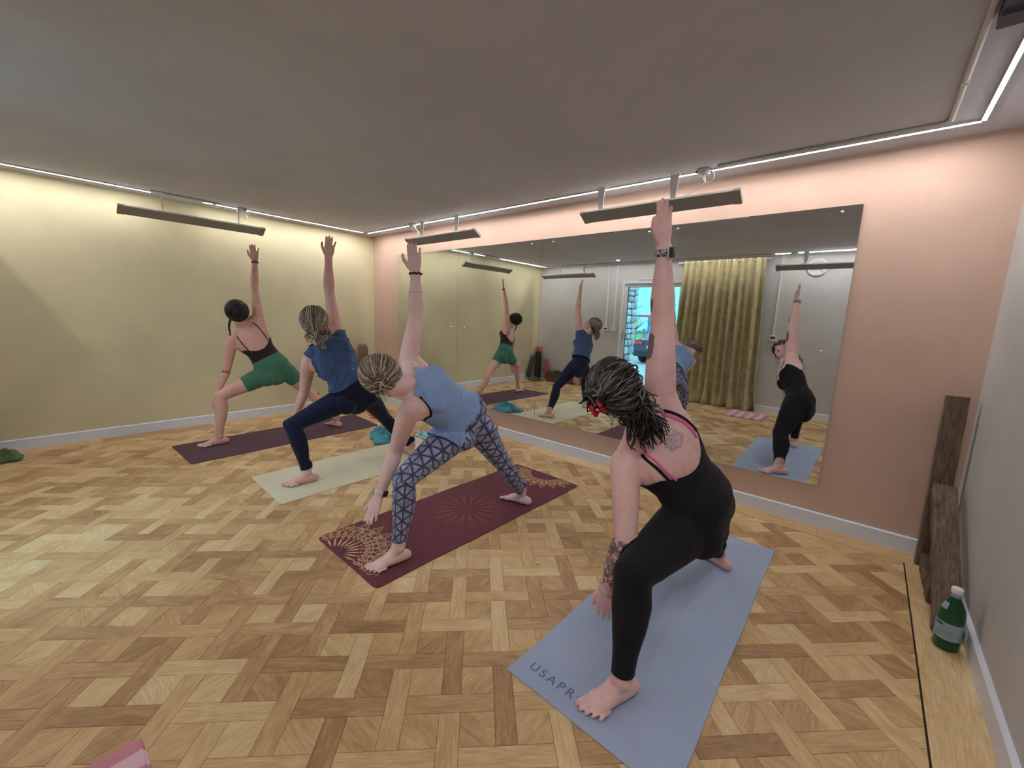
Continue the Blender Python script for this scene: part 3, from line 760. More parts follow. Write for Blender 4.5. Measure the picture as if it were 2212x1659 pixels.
label_patch(e, .0438, .0438, .112, .120, -2.9, -2.2, M_labd, 'printed_band', lb)
label_patch(e, .0438, .0438, .056, .124, -1.02, -.99, mat('label_white', srgb(226, 230, 232), .6), 'printed_band', lb)
for z_ in (.066, .074, .082, .090): label_patch(e, .0438, .0438, z_, z_+.0022, -2.6, -1.4, mat('label_grey', srgb(104, 128, 146), .6) if 'label_grey' not in bpy.data.materials else bpy.data.materials['label_grey'], 'printed_line', lb)
label_patch(e, .0385, .028, .184, .212, -3.0, -2.2, M_lab, 'shoulder_label')

# ------------------------------------------------------------------ corner things: bolster, rolled mats, plant, bottle
e = empty('bolster', (.105, -.215, 0)); tag(e, 'brown cork roll standing upright in the corner of the yellow and pink walls', 'roll')
tk = mat('brown_cork', srgb(122, 100, 76), .9, var=.25, scale=40, bump=.3)
MB().lathe([(.001, .002), (.066, .002), (.070, .012), (.070, .79), (.064, .84), (.045, .868), (.001, .876)], 32, Matrix.Rotation(.05, 4, 'X')).build('roll_body', tk, e, True)
def mat_roll(x, y, r, h, m, label, tilt=(0, 0), turns=3.2):
    e = empty('rolled_mat', (x, y, 0)); tag(e, label, 'rolled mat', 'rolled mats standing in the corner by the door wall')
    n = 90; th = .006; vs = []; fs = []
    A = Matrix.Rotation(tilt[0], 4, 'X') @ Matrix.Rotation(tilt[1], 4, 'Y')
    for z in (.003, h):
        for i in range(n+1):
            t = i/n; rr_ = r*(.35+.65*t); a = 2*PI*turns*t
            for q in (-th/2, th/2): vs.append(A @ Vector(((rr_+q)*math.cos(a), (rr_+q)*math.sin(a), z)))
    m2 = 2*(n+1)
    for i in range(n):
        a = 2*i; fs += [(a, a+2, m2+a+2, m2+a)[::-1], (a+1, a+3, m2+a+3, m2+a+1), (a, a+1, a+3, a+2), (m2+a, m2+a+2, m2+a+3, m2+a+1)]
    MB().add(vs, fs).build('rolled_sheet', m, e, False); return e
mat_roll(.10, -4.00, .062, .70, mat('pink_foam', srgb(204, 92, 108), .8, var=.08), 'pink rolled mat standing upright in the far corner beside a black bag', (0, 0))
mat_roll(.31, -4.02, .045, .44, mat('rose_foam', srgb(178, 88, 104), .8, var=.08), 'shorter rose rolled mat right of the black mat bag')
e = empty('mat_bag', (.20, -3.86, 0)); tag(e, 'black yoga mat bag standing in the corner in front of the pink roll', 'bag')
M_blk = mat('black_nylon', (.012, .013, .013, 1), .7, var=.2, bump=.2)
MB().lathe([(.001, .002), (.058, .003), (.064, .02), (.066, .30), (.064, .56), (.058, .60), (.03, .612), (.001, .615)], 28).build('bag_body', M_blk, e, True)
MB().tube([(.06, .02, .12), (.09, .02, .3), (.07, .01, .52)], .008, 8, flat=.3).build('bag_strap', M_blk, e, True)
e = empty('mat_roll_dark', (.05, -3.70, 0)); tag(e, 'dark grey rolled mat leaning into the corner on the yellow wall', 'rolled mat')
MB().tube([(.0, .0, .05), (.0, -.17, .50)], .045, 22).build('rolled_sheet', mat('dark_slate_foam', srgb(66, 68, 78), .8), e, True)

tb = NT('planter_wood'); cc = tb.coord(); tb.set(Base_Color=tb.ramp(tb.noise(tb.mapping(cc, (3, 3, 30)), 2, 4), [(.3, srgb(78, 64, 44)), (.7, srgb(112, 94, 66))]), Roughness=.8)
e = empty('potted_plant', (.63, -3.93, 0)); tag(e, 'arching strap-leaved plant in a square wooden planter by the door wall', 'plant')
mb = MB(); 
for k in range(5): pass
framebox_ = MB().box((-.15, -.13, .0), (.15, -.115, .2)).box((-.15, .115, 0), (.15, .13, .2)).box((-.15, -.115, 0), (-.135, .115, .2)).box((.135, -.115, 0), (.15, .115, .2))
framebox_.build('planter', tb.m, e)
MB().box((-.135, -.115, .02), (.135, .115, .175)).build('soil', mat('soil', srgb(48, 36, 28), .95, var=.4, bump=.8), e)
M_leaf = mat('plant_leaf', srgb(70, 96, 44), .5, var=.35, scale=12)
rl = random.Random(8)
for k in range(16):
    a = rl.uniform(0, 6.28); L = rl.uniform(.22, .36); up = rl.uniform(.55, 1.1); pts = []; n = 9; w0 = rl.uniform(.010, .016); z0 = .175
    vs = []; fs = []
    for i in range(n+1):
        t = i/n; r_ = L*t*math.cos(up*.5)*(.6+.4*t); z_ = z0+L*(math.sin(up)*t-.62*t*t); w_ = w0*math.sin(PI*min(1, .12+.88*t))**.7+.0006
        for s in (-1, 0, 1): vs.append((r_*math.cos(a)-math.sin(a)*w_*s, max(-.165, r_*math.sin(a)+math.cos(a)*w_*s), z_-(.004 if s == 0 else 0)))
    for i in range(n):
        for s in range(2): q = i*3+s; fs.append((q, q+1, q+4, q+3))
    MB().add(vs, fs).build('leaf', M_leaf, e, True)
e = empty('storage_box', (1.06, -3.95, 0)); tag(e, 'low brown storage box on the floor by the door wall, right of the planter', 'box')
mb = MB().box((-.2, -.1, .0), (.2, .1, .11), bev=.004); mb.build('box_body', tb.m, e); MB().box((-.205, -.105, .112), (.205, .105, .135), bev=.004).build('lid', tb.m, e)
# black drinks bottle by the yellow wall
bx, by = .36, -.95
e = empty('drinks_bottle', (.32, -1.02, 0)); tag(e, 'black drinks bottle with carry loop standing by the yellow wall', 'bottle')
MB().lathe([(.001, .001), (.036, .001), (.038, .006), (.038, .17), (.033, .19), (.025, .20), (.001, .20)], 28).build('flask', mat('clear_smoke_plastic', srgb(60, 62, 64), .2), e, True)
MB().lathe([(.001, .198), (.031, .198), (.031, .228), (.026, .236), (.001, .236)], 28).build('lid', M_blk, e, True)
MB().tube([(.018*math.cos(t), 0, .238+.034*math.sin(t)) for t in [PI*i/12 for i in range(13)]], .0055, 8).build('carry_loop', M_blk, e, True)
# small white socket on the yellow wall skirting height behind the legs
# ------------------------------------------------------------------ outside seen through the door
GZ = -.30
tgv = NT('gravel'); cc = tgv.coord(); tgv.set(Base_Color=tgv.ramp(tgv.noise(cc, 30, 5, .8), [(.3, srgb(130, 146, 150)), (.7, srgb(190, 204, 208))]), Roughness=.95); tgv.bump(tgv.noise(cc, 60, 4), .8, .02)
tgr = NT('grass'); cc = tgr.coord(); tgr.set(Base_Color=tgr.ramp(tgr.noise(cc, 8, 5, .8), [(.3, srgb(58, 128, 70)), (.7, srgb(104, 178, 104))]), Roughness=.95)
g_ = struct('ground_gravel', MB().box((-12, -17.5, GZ-.05), (14, -D-T-.001, GZ)), tgv.m)
g_ = struct('ground_grass', MB().box((-45, -80, GZ-.05), (45, -17.5, GZ+.01)), tgr.m)
# step outside the door
struct('trim_1', MB().box((DX0-.1, -D-.62, GZ), (DX1+.1, -D-T-.002, -.06), bev=.01), mat('stone_step', srgb(140, 140, 138), .85, bump=.3))
# stone pillar on the left of the view: individually built stones
rs = random.Random(21)
sw_ = empty('stone_wall', (1.02, -5.0, GZ)); tag(sw_, 'rough stone wall just outside the glazed door', 'wall')
tst = NT('rubble_stone'); cc = tst.coord(); rn = tst.n('ShaderNodeObjectInfo').outputs['Random']
tst.set(Base_Color=tst.ramp(tst.math('ADD', tst.math('MULTIPLY', rn, .6), tst.math('MULTIPLY', tst.noise(cc, 14, 4), .4)), [(.2, srgb(146, 154, 160)), (.5, srgb(186, 192, 196)), (.8, srgb(214, 216, 216))]), Roughness=.9); tst.bump(tst.noise(cc, 30, 4), .6, .01)
MB().box((.02, -.34, 0), (.62, .34, 2.85)).build('mortar', mat('dark_mortar', srgb(84, 82, 84), .95), sw_)
stm = []
for k in range(6):
    bm = bmesh.new(); bmesh.ops.create_cube(bm, size=1); bmesh.ops.subdivide_edges(bm, edges=list(bm.edges), cuts=1, use_grid_fill=True)
    for v in bm.verts: v.co = v.co*.5+v.co.normalized()*.33+Vector((rs.uniform(-.05, .05), rs.uniform(-.05, .05), rs.uniform(-.05, .05)))
    me = bpy.data.meshes.new('stone'); bm.to_mesh(me); bm.free(); me.materials.append(tst.m); stm.append(me)
def stones(face_fn, Lw, Hh):
    z = 0
    while z < Hh-.05:
        h = rs.uniform(.10, .19); s = 0
        while s < Lw-.02:
            l = min(rs.uniform(.14, .32), Lw-s)
            if Lw-s-l < .08: l = Lw-s
            o = link('stone', rs.choice(stm), None, sw_); p, sc = face_fn(s+l/2, z+h/2, l-.018, h-.018); o.location = p; o.scale = sc; s += l
        z += h
stones(lambda s, z, l, h: ((.62, -.34+s, z), (.16, l, h)), .68, 2.85)     # face towards +x
stones(lambda s, z, l, h: ((.02+s, .34, z), (l, .16, h)), .60, 2.85)      # face towards the house
# hills, hedge/trees, fence, climbing frame, car
def hill(cx, cy, rx, ry, h, m, label):
    n = 40; vs = [(0, 0, h)]; fs = []
    for r in (.25, .5, .75, 1.0):
        for i in range(n):
            a = 2*PI*i/n; vs.append((rx*r*math.cos(a), ry*r*math.sin(a), h*math.cos(r*PI/2)*(1+.08*math.sin(5*a+r*4))-(0.3 if r == 1 else 0)))
    fs = [(0, 1+i, 1+(i+1) % n) for i in range(n)]+[(1+k*n+i, 1+(k+1)*n+i, 1+(k+1)*n+(i+1) % n, 1+k*n+(i+1) % n) for k in range(3) for i in range(n)]
    o = MB().add(vs, fs).build('hill', m, None, True); o.location = (cx, cy, GZ); tag(o, label, 'hill')
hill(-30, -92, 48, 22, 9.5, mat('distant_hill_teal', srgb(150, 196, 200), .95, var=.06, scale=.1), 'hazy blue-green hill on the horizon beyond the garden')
M_bark = mat('bark', srgb(96, 92, 86), .9)
def tree(x, y, h, seed, label):
    rt = random.Random(seed); e = empty('bare_tree', (x, y, GZ)); tag(e, label, 'tree', 'thin bare trees beyond the fence')
    t = MB(); t.tube([(0, 0, 0), (.03, 0, h*.4), (.0, .02, h)], [.07, .05, .02], 7); t.build('trunk', M_bark, e)
    b = MB()
    for k in range(26):
        z0 = rt.uniform(.3, .95)*h; a = rt.uniform(0, 6.28); L = rt.uniform(.25, .6)*(1.2-z0/h)*h*.6
        p1 = Vector((0, 0, z0)); p2 = p1+Vector((math.cos(a)*L*.5, math.sin(a)*L*.5, L*.45)); p3 = p2+Vector((math.cos(a+.5)*L*.4, math.sin(a+.5)*L*.4, L*.3))
        b.tube([p1, p2, p3], [.025, .015, .006], 5)
        for q in range(3): 
            c = p2+(p3-p2)*rt.random(); b.tube([c, c+Vector((rt.uniform(-.3, .3), rt.uniform(-.3, .3), rt.uniform(.1, .4)))], [.008, .004], 4)
    b.build('branches', M_bark, e)
tree(-3.4, -19.2, 2.6, 1, 'thin bare tree left beyond the climbing frame'); tree(-1.6, -19.6, 2.9, 2, 'thin bare tree beyond the car'); tree(.6, -19.4, 2.4, 3, 'thin bare tree right of the car'); tree(-5.2, -20, 2.8, 4, 'thin bare tree furthest left of the fence line')
fe = empty('fence', (-9, -18.2, GZ)); tag(fe, 'low wooden post-and-rail fence across the garden', 'fence')
M_post = mat('grey_post', srgb(128, 132, 122), .9)
for k in range(10): MB().box((k*1.8-.06, -.06, 0), (k*1.8+.06, .06, 1.25)).build('post', M_post, fe)
for z_ in (.45, .95): MB().box((0, -.02, z_), (16.2, .02, z_+.09)).build('rail', M_post, fe)
cf = empty('climbing_frame', (-6.0, -21.5, GZ)); tag(cf, 'brightly coloured climbing frame on the grass', 'play frame')
cols = [srgb(224, 60, 70), srgb(46, 120, 200), srgb(238, 190, 60)]
CM = [mat('play_red', cols[0], .4), mat('play_blue', cols[1], .4), mat('play_yellow', cols[2], .4)]
for k, (x, y) in enumerate(((0, 0), (1.25, 0), (0, -1.0), (1.25, -1.0))): MB().box((x-.05, y-.05, 0), (x+.05, y+.05, 2.0)).build('post', CM[k % 3], cf)
MB().box((-.1, -1.1, .95), (1.35, .1, 1.03)).build('deck', CM[1], cf)
MB().box((-.1, -.06, 1.9), (.6, .06, 2.02)).build('roof_bar', CM[1], cf); MB().box((.6, -.06, 1.9), (1.35, .06, 2.02)).build('roof_bar', CM[0], cf)
MB().tube([(-.1, -.5, 1.0), (-.9, -.3, .45), (-1.5, -.2, .1)], .16, 10, flat=.3).build('slide', CM[2], cf)

# parked car, tail towards the door
car = empty('parked_car', (-.62, -12.2, GZ), .10); tag(car, 'dark blue parked saloon car with red tail lights outside the glazed door', 'car')
M_carp = mat('car_paint_navy', srgb(46, 58, 76), .25, .3, var=.05); M_tyre = mat('tyre', (.015, .015, .016, 1), .8)
tgl = NT('car_glass'); tgl.set(Base_Color=srgb(90, 140, 165), Roughness=.08); M_cg = tgl.m
prof = [(-.02, .32), (.02, .55), (.05, .78), (.10, .93), (.55, .99), (1.10, 1.34), (1.6, 1.42), (2.3, 1.40), (3.05, .98), (3.9, .86), (4.35, .66), (4.42, .32)]
def section(s):   # half width by height
    return lambda z: (.86+.04*math.sin(PI*min(1, max(0, (z-.2)/.8)))) if z < .95 else .86-.22*(z-.95)/.45
vs = []; fs = []; hw = section(0)
ns = len(prof)
for y, z in prof:
    for k in range(9):
        s = k/8*2-1; w = hw(z); x = w*s; zz = z-.035*abs(s)**3*(1.5 if z > 1 else 1)
        vs.append((x, -y, zz))
for i in range(ns-1):
    for k in range(8): a = i*9+k; fs.append((a, a+1, a+10, a+9))
# side walls to the sill
nb = len(vs)
for y, z in prof:
    for s in (-1, 1): vs.append((s*(.88), -y, .28))
for i in range(ns-1):
    fs.append((i*9, (i+1)*9, nb+2*(i+1), nb+2*i)); fs.append((i*9+8, nb+2*i+1, nb+2*(i+1)+1, (i+1)*9+8))
fs.append((0, nb, nb+1, 8, 7, 6, 5, 4, 3, 2, 1)); fs.append(((ns-1)*9,)+tuple((ns-1)*9+k for k in range(1, 9))+(nb+2*ns-1, nb+2*ns-2))
o = MB().add(vs, fs).build('car_body', M_carp, car, True); smooth_angle(o, 35)
MB().add([(-.66, -.60, 1.005), (.66, -.60, 1.005), (.56, -1.06, 1.325), (-.56, -1.06, 1.325)], [(0, 1, 2, 3)]).build('rear_window', M_cg, car).location = (0, .012, .012)
for s in (-1, 1):
    MB().add([(s*.872, -1.0, .98), (s*.80, -1.25, 1.30), (s*.79, -2.2, 1.31), (s*.872, -2.85, .98)], [(0, 1, 2, 3)]).build('side_window', M_cg, car).location = (s*.012, 0, 0)
    MB().box((s*.84 if s < 0 else .46, -.06, .74), (-.46 if s < 0 else .84, .012, .86), bev=.01).build('tail_light', mat('tail_red', srgb(206, 44, 58), .25) if 'tail_red' not in bpy.data.materials else bpy.data.materials['tail_red'], car)
    for y in (.75, 3.55): MB().lathe([(.001, -.1), (.27, -.1), (.31, -.07), (.31, .07), (.27, .1), (.001, .1)], 24, Matrix.Translation((s*.79, -y, .31)) @ Matrix.Rotation(PI/2, 4, 'Y')).build('wheel', M_tyre, car, False)
MB().box((-.26, -.03, .60), (.26, .022, .71), bev=.005).build('number_plate', mat('plate_yellow', srgb(214, 206, 120), .5), car)
MB().box((-.86, -.06, .30), (.86, .035, .50), bev=.02).build('bumper', mat('bumper_dark', srgb(26, 30, 40), .4), car)
# ------------------------------------------------------------------ people
POSE = {'D': {'head': [4.945, -1.956, 1.076], 'neck': [4.993, -1.85, 0.934], 'pel': [5.205, -1.647, 0.582], 'shL': [4.985, -1.942, 0.79], 'shR': [5.039, -1.795, 1.08], 'elL': [5.048, -2.018, 0.526], 'elR': [5.017, -1.785, 1.37], 'wrL': [5.002, -2.027, 0.289], 'wrR': [5.016, -1.828, 1.62], 'tiL': [5.011, -2.008, 0.119], 'tiR': [5.019, -1.876, 1.803], 'hpL': [5.182, -1.721, 0.527], 'hpR': [5.172, -1.562, 0.602], 'knL': [5.125, -2.117, 0.468], 'knR': [5.104, -1.292, 0.315], 'anL': [5.141, -2.164, 0.086], 'anR': [5.158, -1.011, 0.078], 'heL': [5.158, -2.115, 0.026], 'heR': [5.21, -1.023, 0.028], 'toL': [5.069, -2.308, 0.025], 'toR': [5.008, -0.927, 0.013]},
 'C': {'head': [3.86, -2.298, 1.024], 'neck': [3.851, -2.125, 0.98], 'pel': [3.86, -1.756, 0.707], 'shL': [3.925, -2.198, 0.85], 'shR': [3.737, -2.064, 1.077], 'elL': [3.787, -2.182, 0.607], 'elR': [3.706, -1.992, 1.334], 'wrL': [3.777, -2.281, 0.377], 'wrR': [3.689, -1.983, 1.566], 'tiL': [3.798, -2.374, 0.224], 'tiR': [3.674, -1.986, 1.739], 'hpL': [3.864, -1.83, 0.647], 'hpR': [3.856, -1.662, 0.691], 'knL': [3.878, -2.196, 0.477], 'knR': [3.909, -1.43, 0.365], 'anL': [3.867, -2.224, 0.092], 'anR': [3.875, -1.187, 0.083], 'heL': [3.872, -2.183, 0.029], 'heR': [3.926, -1.178, 0.028], 'toL': [3.825, -2.405, 0.02], 'toR': [3.702, -1.217, 0.022]},
 'B': {'head': [2.537, -2.024, 1.255], 'neck': [2.474, -1.948, 1.095], 'pel': [2.541, -1.735, 0.685], 'shL': [2.423, -2.034, 0.948], 'shR': [2.432, -1.824, 1.209], 'elL': [2.295, -2.021, 0.693], 'elR': [2.386, -1.839, 1.488], 'wrL': [2.268, -2.104, 0.466], 'wrR': [2.403, -1.844, 1.735], 'tiL': [2.281, -2.157, 0.297], 'tiR': [2.443, -1.837, 1.908], 'hpL': [2.529, -1.818, 0.64], 'hpR': [2.522, -1.643, 0.687], 'knL': [2.394, -2.167, 0.465], 'knR': [2.407, -1.374, 0.394], 'anL': [2.453, -2.095, 0.087], 'anR': [2.474, -1.133, 0.092], 'heL': [2.468, -2.048, 0.026], 'heR': [2.519, -1.139, 0.029], 'toL': [2.424, -2.276, 0.018], 'toR': [2.294, -1.091, 0.019]},
 'A': {'head': [1.005, -2.072, 1.322], 'neck': [0.925, -2.016, 1.151], 'pel': [1.052, -1.804, 0.733], 'shL': [0.95, -2.118, 1.004], 'shR': [0.992, -1.888, 1.251], 'elL': [0.878, -2.156, 0.722], 'elR': [0.952, -1.892, 1.541], 'wrL': [0.835, -2.238, 0.49], 'wrR': [0.91, -1.861, 1.789], 'tiL': [0.841, -2.291, 0.32], 'tiR': [0.886, -1.859, 1.968], 'hpL': [1.058, -1.879, 0.665], 'hpR': [1.049, -1.704, 0.719], 'knL': [0.963, -2.251, 0.48], 'knR': [1.04, -1.414, 0.406], 'anL': [0.961, -2.282, 0.086], 'anR': [1.073, -1.16, 0.089], 'heL': [0.964, -2.235, 0.027], 'heR': [1.125, -1.151, 0.029], 'toL': [0.948, -2.474, 0.019], 'toR': [0.892, -1.194, 0.02]}}
def npv(*a): return np.array(a, float)
def nrm(v): v = np.asarray(v, float); return v/(np.linalg.norm(v)+1e-12)
def ztube(mb, pts, ra, rb, ref, n=20, ends=True):
    """closed tube with elliptical section (ra along ref, rb across) and rounded ends"""
    P = [np.asarray(p, float) for p in pts]; ra = list(ra); rb = list(rb)
    if ends:
        d0 = nrm(P[0]-P[1]); d1 = nrm(P[-1]-P[-2]); e0 = min(ra[0], rb[0]); e1 = min(ra[-1], rb[-1]); A, ARA, ARB = [], [], []
        for k in (1.0, .85, .55): A.append(P[0]+d0*e0*k); ARA.append(ra[0]*math.sqrt(max(.004, 1-k*k))); ARB.append(rb[0]*math.sqrt(max(.004, 1-k*k)))
        B, BRA, BRB = [], [], []
        for k in (.55, .85, 1.0): B.append(P[-1]+d1*e1*k); BRA.append(ra[-1]*math.sqrt(max(.004, 1-k*k))); BRB.append(rb[-1]*math.sqrt(max(.004, 1-k*k)))
        P = A+P+B; ra = ARA+ra+BRA; rb = ARB+rb+BRB
    m = len(P); vs = []; fs = []
    refs = ref if isinstance(ref, list) else [ref]*m
    if len(refs) < m: refs = [refs[0]]*3+refs+[refs[-1]]*3
    for i in range(m):
        t = nrm(P[min(i+1, m-1)]-P[max(i-1, 0)]); u = nrm(refs[i]-t*np.dot(refs[i], t)); w = np.cross(t, u)
        for k in range(n):
            a = 2*PI*k/n; vs.append(P[i]+u*math.cos(a)*ra[i]+w*math.sin(a)*rb[i])
    for i in range(m-1):
        for k in range(n): a = i*n+k; b = i*n+(k+1) % n; fs.append((a, b, b+n, a+n))
    fs.append(tuple(range(n-1, -1, -1))); fs.append(tuple((m-1)*n+k for k in range(n)))
    mb.add(vs, fs)
def zell(mb, c, X, Y, Z, r, n=20, m=12):
    vs = []; fs = []
    for i in range(m+1):
        th = PI*i/m; s = max(math.sin(th), .01)
        for k in range(n):
            a = 2*PI*k/n; vs.append(c+X*r[0]*s*math.cos(a)+Y*r[1]*s*math.sin(a)-Z*r[2]*math.cos(th))
    for i in range(m):
        for k in range(n): a = i*n+k; b = i*n+(k+1) % n; fs.append((a, b, b+n, a+n))
    fs.append(tuple(range(n-1, -1, -1))); fs.append(tuple(m*n+k for k in range(n)))
    mb.add(vs, fs)
def limb(mb, A, B, prof, ref, back=None):
    """prof: (t, ra, rb, offset along back)"""
    A, B = npv(*A), npv(*B); back = npv(0, 0, 0) if back is None else back
    ztube(mb, [A+(B-A)*t+back*o for t, _, _, o in prof], [p[1] for p in prof], [p[2] for p in prof], ref)

def hand(mb, wr, tip, dors, side, s=1., thumb=1., spread=1., curl=.0, little=None):
    d = nrm(tip-wr); n = nrm(dors-d*np.dot(dors, d)); t = np.cross(n, d) if side == 'R' else np.cross(d, n)   # t: towards the thumb
    L = np.linalg.norm(tip-wr)/.178
    P = lambda a, b, c=0: wr+d*a*L+t*b*s+n*c*s
    ztube(mb, [P(-.02, 0), P(.015, .001), P(.045, .001), P(.075, 0), P(.092, -.001)], [.025*s, .030*s, .038*s, .040*s, .037*s], [.018*s, .016*s, .0145*s, .013*s, .0105*s], t, 22)
    info = {}
    for nm, b, ln, ang, r in (('index', .029, .072, 5, .0086), ('middle', .0098, .080, 1.2, .0088), ('ring', -.0095, .074, -3, .0083), ('little', -.0282, .057, -9, .0074)):
        a = math.radians(little if (nm == 'little' and little is not None) else ang*spread); dd = nrm(d*math.cos(a)+t*math.sin(a)); base = P(.086-(.006 if nm == 'little' else 0), b); pts = [base]; cur = base; bend = 0
        for q, fr in enumerate((.45, .30, .25)):
            bend += curl*(.6, .9, .7)[q]*(1+(.15 if nm in ('ring', 'little') else 0)); dv = dd*math.cos(bend)-n*math.sin(bend)
            for h in (1, 2): pts.append(cur+dv*ln*L*fr*h/2)
            cur = cur+dv*ln*L*fr
        ztube(mb, pts[:-1]+[pts[-1]-nrm(pts[-1]-pts[-2])*r*.6*s], [r*s*k for k in (1.05, .98, 1.0, .93, .95, .88, .80)], [r*s*k for k in (1.0, .95, 1.0, .9, .92, .82, .7)], t, 14)
        info[nm] = pts
    p = [P(.012, .016, -.004), P(.035, .036*(.6+.4*thumb), -.008), P(.062, .036+.018*thumb, -.010), P(.083, .038+.024*thumb, -.010), P(.103, .037+.026*thumb, -.009)]
    ztube(mb, p, [.015*s, .0150*s, .0108*s, .0105*s, .0082*s], [.014*s, .0125*s, .0105*s, .0098*s, .0078*s], n, 14)
    info['thumb'] = p
    return info

def foot(mb, an, he, to, side, s=1., fz=.006):
    a = npv(to[0]-he[0], to[1]-he[1], 0); a = nrm(a); med = npv(a[1], -a[0], 0)*(1 if side == 'L' else -1); z = npv(0, 0, 1)
    h0 = npv(he[0], he[1], fz); sc = s
    P = lambda f, m, u: h0+a*f*sc+med*m*sc+z*u*sc
    ztube(mb, [P(0, 0, .030), P(.035, -.002, .032), P(.08, -.004, .031), P(.12, -.002, .027), P(.148, .001, .021), P(.162, .001, .0165)], [x*sc for x in (.028, .031, .034, .040, .045, .041)], [x*sc for x in (.031, .035, .033, .027, .020, .0145)], med, 24)
    ztube(mb, [npv(*an)+z*.06*sc+a*-.004, npv(*an)+a*.002, P(.075, .004, .052), P(.115, .006, .034), P(.15, .010, .022)], [x*sc for x in (.034, .037, .033, .030, .022)], [x*sc for x in (.036, .038, .026, .020, .012)], med, 22)
    zell(mb, P(-.006, 0, .028), med, a, z, (.028*sc, .030*sc, .029*sc))
    for m_ in (.030, -.032): zell(mb, npv(*an)+med*m_*sc+z*(.002+.006*(m_ > 0)), med, a, z, (.012*sc, .014*sc, .016*sc))   # ankle bones
    toes = {}
    for k, (m_, f0, ln, r) in enumerate(((.031, .168, .052, .0120), (.0095, .176, .044, .0080), (-.0095, .170, .040, .0077), (-.0275, .160, .035, .0074), (-.0440, .147, .030, .0072))):
        r *= sc; ang = (-.04, 0, .06, .12, .18)[k]*-1
        dv = a*math.cos(ang)+med*math.sin(ang)
        b = P(f0-.02, m_*.93, r/sc*1.15); pts = [b, b+dv*.45*(ln+.02)*sc+z*.004*sc, b+dv*.75*(ln+.02)*sc+z*.001, b+dv*(ln+.02-r/sc*.7)*sc-z*.0015]
        ztube(mb, pts, [r*1.05, r*.95, r*1.05, r*.92], [r, r*.85, r*.85, r*.75], med, 14); toes[k] = (pts, dv, r)
    return dict(a=a, med=med, toes=toes)

class Person:
    pass
def frame_head(up, fwd):
    up = nrm(up); fwd = nrm(np.asarray(fwd, float)-up*np.dot(fwd, up)); return np.cross(fwd, up), fwd, up   # right, forward, up

